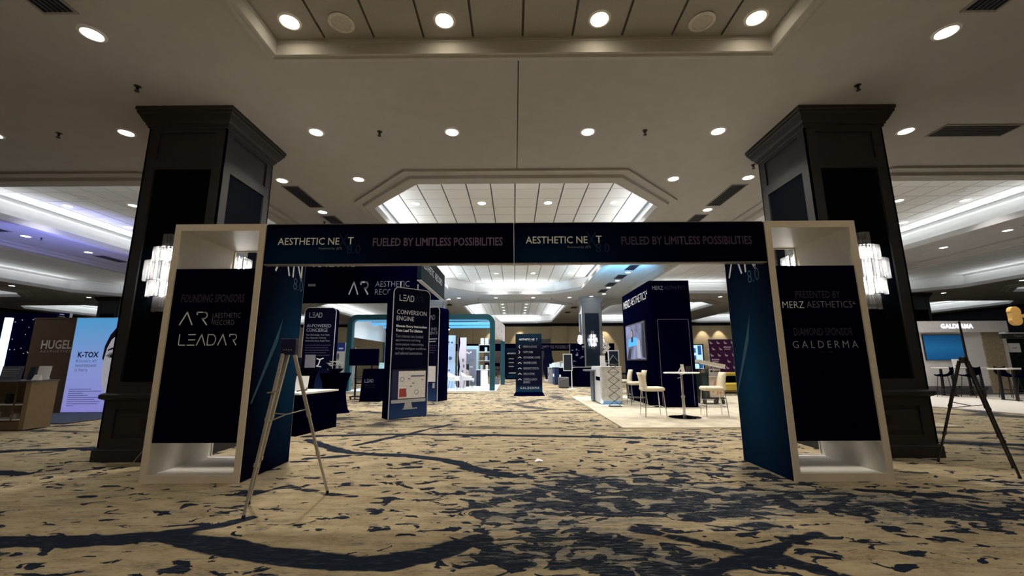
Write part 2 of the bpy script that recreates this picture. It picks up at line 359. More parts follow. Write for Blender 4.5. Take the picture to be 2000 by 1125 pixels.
def make_ceiling():
    bm = bmesh.new()
    def loop(pts):
        vs = [bm.verts.new((p[0],p[1],ZC)) for p in pts]
        for i in range(len(vs)): bm.edges.new((vs[i], vs[(i+1)%len(vs)]))
    loop([(-XW,YF),(XW,YF),(XW,YB),(-XW,YB)])
    for cx,hx,y0,y1,c,o,lit in TR: loop(octagon(cx,hx,y0,y1,c,o) if c else octagon(cx,hx,y0,y1,0,o))
    bmesh.ops.triangle_fill(bm, use_beauty=True, use_dissolve=False, edges=bm.edges[:])
    for f in bm.faces:
        if f.normal.z > 0: f.normal_flip()
    me = bpy.data.meshes.new('ceiling'); bm.to_mesh(me); bm.free(); me.materials.append(CEIL)
    o = obj('ceiling', me); o['kind'] = 'structure'; o['label'] = 'off-white hall ceiling with recessed trays'; return o
ceiling = make_ceiling()
def ring_profile(oct_args, prof):
    """sweep (offset, z) profile around the octagon"""
    mb = MB(); rings = [[(p[0],p[1],z) for p in octagon(*oct_args, o)] for o, z in prof]
    n = len(rings[0]); vs = [p for r in rings for p in r]; fs = []
    for k in range(len(rings)-1):
        for i in range(n): j=(i+1)%n; fs.append((k*n+i,k*n+j,k*n+n+j,k*n+n+i))
    return mb.add(vs, fs)
PT = 0.65
tile_me = {}
def tile_mesh(w, d, m, h=.02):
    k = (w,d,m.name)
    if k not in tile_me:
        mb = MB().box(-w/2,-d/2,0,w/2,d/2,h); me = bpy.data.meshes.new('ceiling_tile'); me.from_pydata(mb.v,[],mb.f); me.materials.append(m); tile_me[k] = me
    return tile_me[k]
for ti, (cx,hx,y0,y1,c,o_,lit) in enumerate(TR):
    args = (cx,hx,y0,y1,c)
    if lit:
        ZP = 5.95; L_ = .45
        prof = [(.45,ZC),(.45,5.28),(.40,5.275),(.27,5.27),(.25,5.21),(.21,5.20),(0,5.20),(0,5.37),(.05,5.37),(.05,5.33),(L_,5.33)]
        t = ring_profile(args, prof).build('tray', TRIM, ceiling)
        ring_profile(args, [(L_,5.33),(L_,ZP-.12),(L_-.06,ZP-.08),(L_-.06,ZP+.03)]).build('cove_wall', COVEW, t)
        bk = MB(); pts = octagon(*args, L_); bk.add([(p[0],p[1],ZP+.03) for p in pts], [tuple(range(len(pts)))]); bk.build('tile_grid', TGRID, t)
        y_first = 11.13 - 4*PT if ti < 7 else 27.0; n_y = 24 if ti < 7 else 23; nxh = 6; x0 = cx - .01
        gx, gy = .034, .022
    else:
        ZP = 5.52; L_ = 0
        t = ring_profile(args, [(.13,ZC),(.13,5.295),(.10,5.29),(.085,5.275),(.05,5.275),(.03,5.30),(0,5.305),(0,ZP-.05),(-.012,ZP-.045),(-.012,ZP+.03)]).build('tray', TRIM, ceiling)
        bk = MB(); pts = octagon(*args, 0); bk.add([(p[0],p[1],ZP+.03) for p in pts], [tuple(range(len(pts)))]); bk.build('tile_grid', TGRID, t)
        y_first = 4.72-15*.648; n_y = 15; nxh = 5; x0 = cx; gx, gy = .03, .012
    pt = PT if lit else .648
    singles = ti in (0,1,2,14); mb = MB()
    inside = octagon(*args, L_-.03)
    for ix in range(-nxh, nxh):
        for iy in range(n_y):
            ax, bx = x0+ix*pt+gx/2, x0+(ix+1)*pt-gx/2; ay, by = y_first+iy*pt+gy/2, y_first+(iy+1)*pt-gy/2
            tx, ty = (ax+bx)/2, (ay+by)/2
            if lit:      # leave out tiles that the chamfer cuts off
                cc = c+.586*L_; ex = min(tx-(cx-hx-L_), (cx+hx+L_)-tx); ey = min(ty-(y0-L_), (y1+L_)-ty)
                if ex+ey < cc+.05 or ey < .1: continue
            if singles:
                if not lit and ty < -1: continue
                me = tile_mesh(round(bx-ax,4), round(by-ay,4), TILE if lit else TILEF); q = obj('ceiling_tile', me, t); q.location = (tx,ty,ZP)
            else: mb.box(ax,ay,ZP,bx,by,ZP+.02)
    if not singles: mb.build('ceiling_tiles', TILE, t, kind='stuff')
    if lit:      # cove lights on the ledge, hidden by the lip
        n_ = (1.0 if ti < 7 else 1.6) * (1.0 if abs(cx) < 1 else .7 if abs(cx) < 11 else .5)
        for sx in (-1,1):
            area('cove_light', (cx+sx*(hx+.22),(y0+y1)/2,5.40), .12, y1-y0-2*c, P_COVE*n_*(y1-y0-2*c), COOL, (PI, -sx*.8, 0))
        for yy, s in ((y0-.22,-1),(y1+.22,1)):
            area('cove_light', (cx,yy,5.40), 2*(hx-c), .12, P_COVE*n_*2*(hx-c), COOL, (PI + s*.8, 0, 0))
seam = MB().box(.066,4.86,ZC-.004,.084,8.03,ZC+.002).build('ceiling_joint', mat('joint_shadow_gap',(.05,.048,.045),.9), ceiling)

# ---------------------------------------------------------------- ceiling fixtures
ring_me = MB().lathe([(.105,-.004),(.112,-.012),(.135,-.008),(.14,0)], 20, cap=False)
def mk_dl(lens):
    r = thing('downlight', '', 'downlight'); ring_me2 = MB(); ring_me2.v = ring_me.v[:]; ring_me2.f = ring_me.f[:]
    ring_me2.build('trim_ring', WHITE, r); MB().lathe([(.107,-.003),(.107,.0)], 20).build('lens', lens, r); return r
DLP = {}
def downlight(x, y, z, label, group, lens=LENS, watts=0, col=NEUT):
    k = lens.name
    if k not in DLP: d = DLP[k] = mk_dl(lens); d.location = (x,y,z)
    else: d = copy_thing(DLP[k], (x,y,z))
    d['label'] = label; d['group'] = group
    if watts: area('downlight_lamp', (x,y,z-.016), .2, .2, watts, col, shape='DISK', spread=math.radians(112))
for k, x in enumerate((-2.78,-.85,1.08,3.02)):
    for y, wt in ((4.42,4), (1.83,4), (-.76,14), (-3.35,85)):  # last row, unseen behind the camera, added to light camera-facing surfaces
        downlight(x, y, 5.519, 'warm glowing downlight set in the dark front ceiling tray', 'warm downlights of the front tray', LENSW, wt, WARM)
lm = 'round white downlight in the plain ceiling before the lit trays'; gm = 'downlights in the plain front ceiling'
for x, y in [(-5.18,4.38),(5.37,4.46),(-6.81,6.57),(-3.47,6.59),(-1.08,6.62),(1.32,6.64),(3.62,6.65),(6.96,6.69),(-3.43,8.48),(3.56,8.56),(-5.2,2.2),(5.3,2.2),(-9.2,6.6),(9.3,6.7),(-5.2,0),(5.3,0),(-8.5,2.2),(8.5,2.2)]:
    downlight(x, y, ZC-.001, lm, gm, LENS, 75 if abs(abs(x)-3.55)<.1 and y < 7 else P_DOWN*(1.6 if y > 6 else .7), WARM if abs(abs(x)-3.55)<.1 or abs(y-6.6)>2.5 else NEUT)
lb = 'round white downlight in the ceiling strip between two lit trays'; gb = 'downlights between the trays'
for sx in (-15.5,-5.15,5.2,15.5):
    for k in range(8):
        y = 8.52+1.95*k
        downlight(sx, y, ZC-.001, lb, gb, LENS, (P_DOWN if k<2 else P_FAR) if abs(sx)<6 and k%2==0 else (38 if abs(sx)>6 and 1<=k<=5 else 0), NEUT)
lf = 'round white downlight in the far cross strip of the ceiling'; gf = 'downlights in the far cross strip'
for x in (-20.7,-13,-8.2,-3.5,-1.15,1.2,3.5,8.2,13,20.7): downlight(x, 25.6, ZC-.001, lf, gf, LENS, P_FAR, NEUT)
for x in (-5.4,-4.8,-4.2,4.2,4.8,5.4): downlight(x, 24.3 + .9*(5.4-abs(x))/.6, ZC-.001, lf, gf)
for sx in (-26,26):
    for k in range(5): downlight(sx, 9+3.9*k, ZC-.001, lb, gb)
for ci, cx in enumerate((.05,-10.3,10.35)):
    ll = ('round downlight set in a tile of the middle lit ceiling tray','round downlight set in a tile of the left lit ceiling tray','round downlight set in a tile of the right lit ceiling tray')[ci]
    for i in range(4):
        for k in range(7):
            if ci and k > 3: continue
            if k == 6 and i in (0,3): continue
            downlight(cx-.01-2.925+1.95*i, 11.455+1.95*k, 5.949, ll, 'downlights of tray %s' % 'ABC'[ci], LENS, (34 if ci == 0 else 22 if k%2==0 else 0), NEUT)
for i in (-.94,1.0):
    for k in range(6): downlight(i, 29+2*k, 5.949, 'round downlight set in the farthest middle ceiling tray', 'downlights of the farthest tray', LENS, 60 if k%2==0 else 0, NEUT)
# ceiling speakers
for x, y, z, lab in [(-2.14,4.44,5.519,'round white ceiling speaker left in the dark front tray'),(2.37,4.47,5.519,'round white ceiling speaker right in the dark front tray'),
                (-8.45,9.9,5.949,'round ceiling speaker nearest the edge of the left lit tray'),(-12.2,10.9,5.949,'round ceiling speaker by the outer edge of the left lit tray'),(8.5,9.9,5.949,'round ceiling speaker nearest the edge of the right lit tray'),(12.4,10.8,5.949,'round ceiling speaker by the outer edge of the right lit tray')]:
    t = thing('ceiling_speaker', lab, 'speaker', (x,y,z))
    MB().lathe([(.155,0),(.16,-.012),(.12,-.016),(.115,-.006)], 24, cap=False).build('bezel', mat('speaker_white',(.62,.60,.56),.6), t)
    MB().lathe([(.118,-.008),(.118,-.002)], 24).build('grille', mat('speaker_grille',(.5,.49,.46),.7,noise=300,amt=.3), t)
# air vents
def vent(x0, y0, x1, y1, label, n=6, along='y'):
    t = thing('air_vent', label, 'vent', ((x0+x1)/2,(y0+y1)/2,ZC-.002)); a=(x1-x0)/2; b_=(y1-y0)/2
    MB().box(-a,-b_,-.004,a,b_,0).build('back_plate', VENT, t)
    f = MB(); e=.03
    f.box(-a-e,-b_-e,-.012,-a,b_+e,0); f.box(a,-b_-e,-.012,a+e,b_+e,0); f.box(-a,-b_-e,-.012,a,-b_,0); f.box(-a,b_,-.012,a,b_+e,0)
    f.build('frame', mat('vent_frame',(.26,.25,.24),.6), t)
    sl = mat('vent_blade',(.10,.10,.13),.5)
    for i in range(1,n):
        if along == 'y': q = -a+2*a*i/n; MB().box(q-.0035,-b_,-.012,q+.0035,b_,-.004).build('slat', sl, t)
        else: q = -b_+2*b_*i/n; MB().box(-a,q-.0035,-.012,a,q+.0035,-.004).build('slat', sl, t)
vent(-5.30,8.83,-4.97,10.1,'dark slatted ceiling vent right of the left column'); vent(-5.30,10.78,-4.96,12.0,'dark ceiling vent just above the left end of the header')
vent(5.05,8.9,5.37,10.16,'dark slatted ceiling vent left of the right column'); vent(5.05,10.85,5.37,12.1,'dark ceiling vent just above the right end of the header')
vent(7.5,6.52,8.8,6.85,'wide dark ceiling vent right of the right column',6,'x'); vent(-5.4,3.5,-5.05,4.05,'dark ceiling vent at the upper left corner'); vent(5.24,3.5,5.6,4.13,'dark ceiling vent at the upper right corner')
for k,(x,y) in enumerate([(5.1,15.34),(5.1,17.3),(5.1,19.24),(5.1,21.2),(5.1,23.2),(-15.6,11.44),(-15.6,15.34),(15.6,11.44),(-4.6,28.6),(4.5,30.5),(4.4,33.5)]):
    vent(x-.2,y-.5,x+.2,y+.5,('dark ceiling vent above the black booth tower','dark ceiling vent behind the black booth tower\'s front edge','dark ceiling vent in the bluish strip of ceiling','second dark vent before the far grey column','dark vent nearest the far grey column','dark vent outside the left lit tray','far dark vent outside the left lit tray','dark vent outside the right lit tray','small far vent left of the farthest tray','small far vent right of the farthest tray','farthest small vent by the back wall')[k],4)
# sprinklers
SPK = None
for x, y in [(-5.5,5.35),(5.09,5.45),(-8.0,6.57),(-2.35,6.59),(2.32,6.62),(4.97,7.93),(-5.45,11.24),(-15.4,9.6),(-15.2,12.6),(-2.3,25.9),(2.4,25.9)]:
    if SPK is None:
        SPK = thing('sprinkler_head', 'small dark sprinkler head hanging under the ceiling', 'sprinkler', (x,y,ZC), group='sprinkler heads')
        MB().lathe([(.045,-.004),(.045,0)],12).build('escutcheon', SPKD, SPK); s = MB(); s.cyl((0,0,0),(0,0,-.05),.014,8); s.bar((-.02,0,-.03),(-.012,0,-.075),.006,.006); s.bar((.02,0,-.03),(.012,0,-.075),.006,.006); s.build('frame', SPKD, SPK)
        MB().lathe([(.03,-.085),(.03,-.078)],12).build('deflector', SPKD, SPK)
    else: copy_thing(SPK, (x,y,ZC))

# ---------------------------------------------------------------- columns
def ring_sq(prof):
    mb = MB(); rings = [[(-r,-r,z),(r,-r,z),(r,r,z),(-r,r,z)] for r, z in prof]; vs=[p for r in rings for p in r]; fs=[]
    for k in range(len(rings)-1):
        for i in range(4): j=(i+1)%4; fs.append((k*4+i,k*4+j,k*4+4+j,k*4+4+i))
    fs += [(3,2,1,0), tuple(range(len(vs)-4, len(vs)))]
    return mb.add(vs, fs)
def face_panel(mb, k, u0, z0, u1, z1, d0, d1):
    """box lying on side k (0 front, 1 right, 2 back, 3 left) between distances d0, d1 from the axis"""
    if k==0: mb.box(u0,-d1,z0,u1,-d0,z1)
    elif k==1: mb.box(d0,u0,z0,d1,u1,z1)
    elif k==2: mb.box(-u1,d0,z0,-u0,d1,z1)
    else: mb.box(-d1,-u1,z0,-d0,-u0,z1)
def column(x, y, label, outlet=False, paint=None, panel=None):
    paint = paint or COLP; panel = panel or COLN
    t = thing('column', label, 'column', (x,y,0)); S=.60; O=.625
    ring_sq([(.66,0),(.66,.15),(.645,.165),(.645,.175),(O,.18)]).build('plinth', paint, t)
    MB().box(-S,-S,.17,S,S,5.2).build('core', paint, t)
    ring_sq([(O,.82),(.655,.835),(.675,.85),(.675,.895),(.66,.91),(O,.925)]).build('chair_rail', paint, t)
    ring_sq([(O+.004,5.02),(.645,5.03),(.645,5.06),(.665,5.065),(.665,5.09),(.69,5.12),(.735,5.21),(.755,5.235),(.755,5.27),(.77,5.28),(.77,ZC)]).build('crown', paint, t)
    for k in range(4):
        st = MB()                                           # stiles and rails standing proud of the recessed panels
        face_panel(st,k,-O,.18,-.45,5.05,S,O); face_panel(st,k,.45,.18,O,5.05,S,O)
        for z0,z1 in ((.18,.30),(.70,1.07),(4.33,4.50),(4.95,5.05)): face_panel(st,k,-.45,z0,.45,z1,S,O)
        st.build('stiles_and_rails', paint, t)
        p = MB(); face_panel(p,k,-.44,1.08,.44,4.32,S,S+.006); p.build('panel', panel, t)
        p = MB(); face_panel(p,k,-.38,.36,.38,.64,S,S+.014); p.build('pedestal_panel', paint, t)
        if outlet and k == 0:
            p = MB(); face_panel(p,k,-.06,.45,.02,.57,S+.014,S+.02); o=p.build('outlet', mat('outlet_black',(.006,.006,.01),.4), t)
    return t
colL = column(-5.18, 6.58, 'dark panelled column behind the left portal tower, with crown moulding', True)
colR = column(5.30, 6.68, 'dark panelled column behind the right portal tower, with crown moulding', True)
COLG = mat('far_column_grey', (.30,.31,.33), .5, spec=.3, noise=12, amt=.05); COLB = mat('far_column_blue', (.022,.036,.068), .7, spec=.15)
column(4.86, 26.2, 'grey column with dark blue panels beyond the black tower', paint=COLG, panel=COLB)
column(-5.1, 26.2, 'grey column mostly hidden behind the teal booth', paint=COLG, panel=COLB)
column(-24.7, 25.2, 'far dark column above the tan wall on the left'); column(24.4, 25.2, 'far dark column behind the white booth on the right')
# ---------------------------------------------------------------- crystal sconces
def glass_mat():
    m = bpy.data.materials.new('sconce_glass'); m.use_nodes = True; nt = m.node_tree; N = nt.nodes; L = nt.links
    N.remove(N['Principled BSDF']); out = N['Material Output']
    tr = N.new('ShaderNodeBsdfTransparent'); tr.inputs[0].default_value = (.93,.95,.97,1)
    gl = N.new('ShaderNodeBsdfGlossy'); gl.inputs['Roughness'].default_value = .12
    tl = N.new('ShaderNodeBsdfTranslucent'); tl.inputs[0].default_value = (.85,.86,.88,1)
    lw = N.new('ShaderNodeLayerWeight'); lw.inputs[0].default_value = .45
    m1 = N.new('ShaderNodeMixShader'); m1.inputs[0].default_value = .12; L.new(tr.outputs[0], m1.inputs[1]); L.new(tl.outputs[0], m1.inputs[2])
    m2 = N.new('ShaderNodeMixShader'); L.new(lw.outputs['Fresnel'], m2.inputs[0]); L.new(m1.outputs[0], m2.inputs[1]); L.new(gl.outputs[0], m2.inputs[2])
    L.new(m2.outputs[0], out.inputs[0]); return m
GLASS = glass_mat()
BULB = mat('sconce_bulb', (1,.98,.95), .5, emit=125.0, ecol=(1.0,.93,.82))
def make_sconce():
    t = thing('crystal_sconce', '', 'wall lamp')          # origin at the column face; projects towards -Y
    MB().box(-.09,-.02,-.5,.09,0,.5).build('back_plate', CHROME, t)
    tiers = [(.10,.10,.38,.59,9),(.21,.16,.17,.38,15),(.30,.21,-.12,.17,21),(.23,.165,-.36,-.12,16),(.11,.11,-.58,-.36,9)]
    for ax, ay, z0, z1, n in tiers:
        g = MB()
        for i in range(n):
            a = PI*(i+.5)/n; g.cyl((-ax*math.cos(a), -.012-ay*math.sin(a), z0), (-ax*math.cos(a), -.012-ay*math.sin(a), z1), PI*(ax+ay)/2/n*.46, 8)
        o = g.build('glass_tier', GLASS, t)
        MB().box(-ax*.85,-.02-ay*.5,z1-.012,ax*.85,-.012,z1-.004).build('tier_plate', CHROME, o)
    for z0, z1, x in ((.2,.35,.07),(-.09,.14,.13),(-.09,.14,-.13),(-.33,-.15,.08),(.2,.35,-.07),(-.33,-.15,-.08)):
        MB().cyl((x,-.07,z0),(x,-.07,z1),.014,10).build('bulb', BULB, t)
    return t
sc0 = make_sconce(); SZ = 2.65
sc0.location = (-5.18,6.58-.607,SZ); sc0['label'] = 'lit crystal sconce beside the left portal tower'
copy_thing(sc0, (5.30,6.68-.607,SZ), 0, 'lit crystal sconce beside the right portal tower')
copy_thing(sc0, (-5.18+.607,6.58,SZ), PI/2, 'lit crystal sconce seen through the top of the left tower')
copy_thing(sc0, (5.30-.607,6.68,SZ), -PI/2, 'lit crystal sconce seen through the top of the right tower')
copy_thing(sc0, (4.86,26.2-.607,SZ-.03), 0, 'lit sconce on the front of the far grey column')
copy_thing(sc0, (4.86-.607,26.2,SZ-.03), -PI/2, 'lit sconce on the left side of the far grey column')
copy_thing(sc0, (4.86+.607,26.2,SZ-.03), PI/2, 'lit sconce on the right side of the far grey column')

# ---------------------------------------------------------------- logo strokes
def glyphs(s, h, w, gap, lw, mb=None, x=0.0, z=0.0):
    """wide thin capitals drawn as strokes, A without bar, E of three bars, R with open bowl"""
    mb = mb or MB()
    for ch in s:
        if ch == 'L': mb.stroke([(x,z+h),(x,z),(x+w*.75,z)], lw); x += w*.75+gap
        elif ch == 'E':
            for q, a in ((0,0),(.5,.12),(1,.05)): mb.stroke([(x+w*a,z+h*q),(x+w*.85,z+h*q)], lw)
            x += w*.85+gap
        elif ch == 'A': mb.stroke([(x,z),(x+w*.5,z+h),(x+w,z)], lw); x += w+gap
        elif ch == 'D': mb.stroke([(x,z),(x,z+h),(x+w*.5,z+h)]+[(x+w*.5+w*.45*math.sin(t),z+h/2+h/2*math.cos(t)) for t in [PI*i/8 for i in range(9)]]+[(x,z)], lw); x += w+gap
        elif ch == 'R': mb.stroke([(x+w*.05,z+h*.82),(x+w*.05,z+h),(x+w*.55,z+h)]+[(x+w*.6+w*.28*math.sin(t),z+h*.74+h*.26*math.cos(t)) for t in [PI*i/6 for i in range(7)]]+[(x+w*.5,z+h*.48),(x+w*.9,z)], lw); x += w+gap
    return mb, x-gap
def logo(parent, s, x, z, w, h, lw, m, y, name='logo'):
    mb, tw = glyphs(s, h, h*1.02, h*.28, lw); k = w/tw
    mb.v = [(x+p[0]*k, y+p[1]-.001, z+p[2]) for p in mb.v]
    return mb.build(name, m, parent)

# ---------------------------------------------------------------- entrance portal
PY0, PY1, PH = 4.92, 5.92, 3.05
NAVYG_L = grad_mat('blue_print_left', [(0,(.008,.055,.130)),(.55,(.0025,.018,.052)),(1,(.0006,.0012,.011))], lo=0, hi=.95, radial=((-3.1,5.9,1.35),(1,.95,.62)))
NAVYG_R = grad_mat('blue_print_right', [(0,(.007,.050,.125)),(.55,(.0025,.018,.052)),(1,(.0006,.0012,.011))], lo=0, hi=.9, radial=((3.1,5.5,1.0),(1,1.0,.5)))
def tower(x0, x1, s, label):
    """x0 outer, x1 inner side; s=+1 when the inner face looks to +X"""
    t = thing('portal_tower', label, 'portal tower'); a, b = min(x0,x1), max(x0,x1); T=.055
    MB().box(a,PY0,0,b,PY1,.07).build('bottom_board', WHITEI, t); MB().box(a,PY0,PH-.07,b,PY1,PH).build('top_board', WHITEI, t)
    for u in (a, b-T): MB().box(u,PY0,.07,u+T,PY1,PH-.07).build('side_board', WHITEI, t)
    for yy in (PY0-.018, PY1):
        e = MB()
        e.box(a-.004,yy,0,a+.07,yy+.018,PH); e.box(b-.07,yy,0,b+.004,yy+.018,PH); e.box(a+.07,yy,0,b-.07,yy+.018,.085); e.box(a+.07,yy,PH-.085,b-.07,yy+.018,PH)
        e.build('edge_frame', CREAM, t)
    ban = MB().box(a+.055,PY0+.004,.43,b-.055,PY0+.022,2.48).build('sponsor_banner', BLACK, t)
    MB().box(a+.055,PY1-.022,.43,b-.055,PY1-.004,2.48).build('rear_banner', BLACK, t)
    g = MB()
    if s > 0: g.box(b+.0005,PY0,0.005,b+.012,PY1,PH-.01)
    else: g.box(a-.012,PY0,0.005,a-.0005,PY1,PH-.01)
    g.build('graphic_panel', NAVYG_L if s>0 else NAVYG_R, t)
    xf = (b+.012) if s>0 else (a-.012); r = (0,1,0) if s>0 else (0,-1,0)
    yc = 5.50
    lg = MB()                                               # big A and N of the graphic, as strokes in the YZ plane
    def P2(u, z): return (u, z)
    lg.stroke([(-.30,0),(-.12,.36),(.02,0)], .032); lg.stroke([(.12,0),(.12,.36),(.34,0),(.34,.36)], .032)
    d = 1 if s>0 else -1
    lg.v = [(xf+d*(.002-p[1]), yc+d*(p[0]-.02), 2.52+p[2]) for p in lg.v]; lg.build('monogram', LETW, t)
    text(t, '8.0', (xf, yc+d*.26, 2.43), (.26,.17), LETB2, r=r, name='version_number')
    sw = MB().prism([(-.50,.0),(-.47,.0),(-.06,.86),(.02,1.25),(-.03,1.0)][:4], -.002, 0)
    sw.v = [(xf+d*(.001-p[1]), 5.44+d*(p[0]+.0), .86+p[2]*.85) for p in sw.v]; sw.build('swoosh', grad_swoosh, t)
    return t, a, b
LETB2 = mat('soft_blue_print', (.055,.115,.21), .6, spec=.1, amt=.05)
grad_swoosh = mat('swoosh_blue', (.020,.085,.150), .5, spec=.2, amt=.1)
tl_, a, b = tower(-4.24, -3.11, 1, 'cream framed portal tower with founding sponsors banner')
yb = PY0+.004
text(tl_, 'FOUNDING SPONSORS', (-3.675,yb,2.11), (.77,.105), LETD, bold=.02, shear=.06)
logo(tl_, 'AR', -4.04, 1.79, .34, .15, .014, LETW, yb); MB().box(-3.652,yb-.003,1.80,-3.648,yb,1.92).build('logo_rule', LETG, tl_)
text(tl_, 'AESTHETIC', (-3.63,yb,1.90), (.32,.062), LETG, align='L'); text(tl_, 'RECORD', (-3.63,yb,1.815), (.25,.062), LETG, align='L')
logo(tl_, 'LEADAR', -4.02, 1.545, .70, .125, .0125, LETW, yb)
tr_, a, b = tower(4.24, 3.13, -1, 'cream framed portal tower with presenting and diamond sponsor banner')
text(tr_, 'PRESENTED BY', (3.68,yb,2.12), (.54,.09), LETD, bold=.01)
text(tr_, 'MERZ', (3.24,yb,1.995), (.26,.082), LETW, align='L'); text(tr_, 'AESTHETICS*', (3.53,yb,2.0), (.59,.085), LETG, align='L')
text(tr_, 'DIAMOND SPONSOR', (3.685,yb,1.67), (.70,.095), LETD, bold=.01)
text(tr_, 'GALDERMA', (3.69,yb,1.52), (.77,.085), LETM, space=1.5); text(tr_, 'EST. 1981', (3.70,yb,1.43), (.15,.022), LETD)
def header(x0, x1, label, dim):
    t = thing('portal_header', label, 'portal header')
    g = grad_mat('header_print', [(0,(.0015,.020,.062)),(.5,(.0008,.005,.024)),(1,(.0004,.0006,.013))], lo=0, hi=1.0, radial=((x0+.45,PY0,2.6),(.55,0,1.5)))
    MB().box(x0,PY0+.003,2.535,x1,PY0+.07,PH-.004).build('beam', g, t)
    MB().box(x0,PY0-.004,2.52,x1,PY0+.075,2.5345).build('lower_edge', mat('silver_edge',(.32,.31,.31),.4,metal=.5), t)
    MB().box(x0,PY0-.004,PH-.0035,x1,PY0+.075,PH+.002).build('upper_edge', mat('silver_edge',(.32,.31,.31)), t)
    y = PY0+.003
    text(t, 'AESTHETIC NE', (x0+.145,y,2.825), (.77,.092), LETW, align='L', bold=.006); text(t, 'T', (x0+1.02,y,2.83), (.072,.092), LETW, align='L', bold=.006)
    text(t, 'X', (x0+.965,y,2.825), (.13,.20), LETB, bold=-.02); text(t, 'Powered by', (x0+.665,y,2.728), (.20,.034), LETM, align='L')
    logo(t, 'AR', x0+.885, 2.715, .065, .028, .004, LETM, y); text(t, '8.0', (x0+1.10,y,2.72), (.17,.115), LETB, shear=.05)
    text(t, 'FUELED BY LIMITLESS POSSIBILITIES', (x0+1.335,y,2.81), (1.62,.108), dim, align='L', bold=.015)
header(-3.094, .0, 'dark blue left half of the portal header with event lettering', LETP)
header(.004, 3.114, 'dark blue right half of the portal header with event lettering', LETP2 if 'LETP2' in globals() else mat('deep_violet_print',(.085,.065,.14),.6,spec=.1))

# ---------------------------------------------------------------- easels
def easel(name, label, feet, top, spread, m, head_m, head, clips=True):
    t = thing(name, label, 'easel'); tops = []
    for k, f in enumerate(feet):
        f = Vector(f); T = Vector(top) + Vector(spread[k]); tops.append(T); d = f-T
        leg = MB(); leg.bar(T, T+d*.45, .03, .022); leg.bar(T+d*.43, T+d*.72, .025, .019); leg.bar(T+d*.70, f+Vector((0,0,.02)), .021, .016); leg.build('leg', m, t)
        j = MB()
        for q in (.44,.71): j.bar(T+d*(q-.012), T+d*(q+.012), .034, .027)
        j.build('leg_clamp', m, t)
        MB().cyl(f+Vector((0,0,.03)), f, .014, 8, .017).build('rubber_foot', BLKM, t)
    A, B = tops[0], tops[1]; da = Vector(feet[0])-A; db = Vector(feet[1])-B
    s = MB(); p = A+da*.40; q = B+db*.40; mid = (p+q)/2 + Vector((0,-.04,-.03)); s.bar(p, mid, .016, .008); s.bar(mid, q, .016, .008); s.bar(A+da*.46, mid, .016, .008); s.build('spreader', m, t)
    if clips:
        for T, d in ((A,da),(B,db)):
            c = MB(); p = T+d*.27; c.bar(p+Vector((-.05,-.02,-.005)), p+Vector((.05,-.03,.01)), .016, .012); c.bar(p+Vector((.05,-.03,.01)), p+Vector((.055,-.03,.035)), .014, .01); c.build('ledge_clip', m, t)
    h = MB(); h.rbox(top[0]-head[0]/2, top[1]-head[1]/2, top[2]-.03, top[0]+head[0]/2, top[1]+head[1]/2, top[2]+head[2]-.03, .006); h.build('head', head_m, t)
    return t
BLUEH = mat('easel_blue_plastic', (.006,.007,.06), .4, spec=.4)
e1 = easel('display_easel', 'silver telescoping easel before the left portal tower', [(-2.36,3.84,0),(-1.94,4.53,0),(-2.55,4.21,0)], (-2.29,4.2,1.44), [(-.045,-.02,0),(.04,.02,0),(-.02,.03,0)], ALU, BLUEH, (.155,.07,.165))
for x in (-2.325,-2.30,-2.275,-2.25):
    for z in (1.455,1.475):
        if z > 1.46 or x in (-2.30,-2.275): pass
    MB().cyl((x,4.16,1.46),(x,4.168,1.46),.006,8).build('rivet', ALU, e1)
easel('folding_easel', 'black folding easel standing beside the right column', [(5.63,5.8,0),(5.74,5.0,0),(6.2,5.45,0)], (5.80,5.40,1.32), [(-.03,.03,0),(.01,-.03,0),(.04,.02,0)], STEELD, STEELD, (.07,.06,.08))
MB().bar((5.81,5.37,1.3),(5.835,5.4,1.83),.02,.014).build('mast', STEELD, bpy.data.objects['folding_easel'])
# cable and paper scrap
cb = MB().tube([(-4.95,5.93,.5),(-4.96,5.86,.40),(-5.0,5.80,.2),(-5.08,5.74,.03),(-5.2,5.68,.012),(-5.35,5.66,.012),(-5.42,5.72,.012),(-5.3,5.76,.012),(-5.1,5.72,.012),(-4.85,5.75,.012)], .006, 6).build('power_cable', mat('cable_beige',(.30,.26,.16),.5))
tag(cb, 'thin pale power cable trailing on the carpet by the left column', 'cable')
pp = MB(); pp.add([(-.055,-.04,.002),(.0,-.06,.016),(.05,-.03,.004),(.045,.03,.012),(-.02,.05,.024),(-.06,.01,.006),(0,0,.026)], [(0,1,6),(1,2,6),(2,3,6),(3,4,6),(4,5,6),(5,0,6)])
pp.add([(-.055,-.04,0),(.0,-.06,0),(.05,-.03,0),(.045,.03,0),(-.02,.05,0),(-.06,.01,0)], [(5,4,3,2,1,0)])
pp = pp.build('paper_scrap', WHITE); pp.location = (.33,5.9,.002); tag(pp, 'small crumpled white paper scrap lying on the carpet', 'paper')

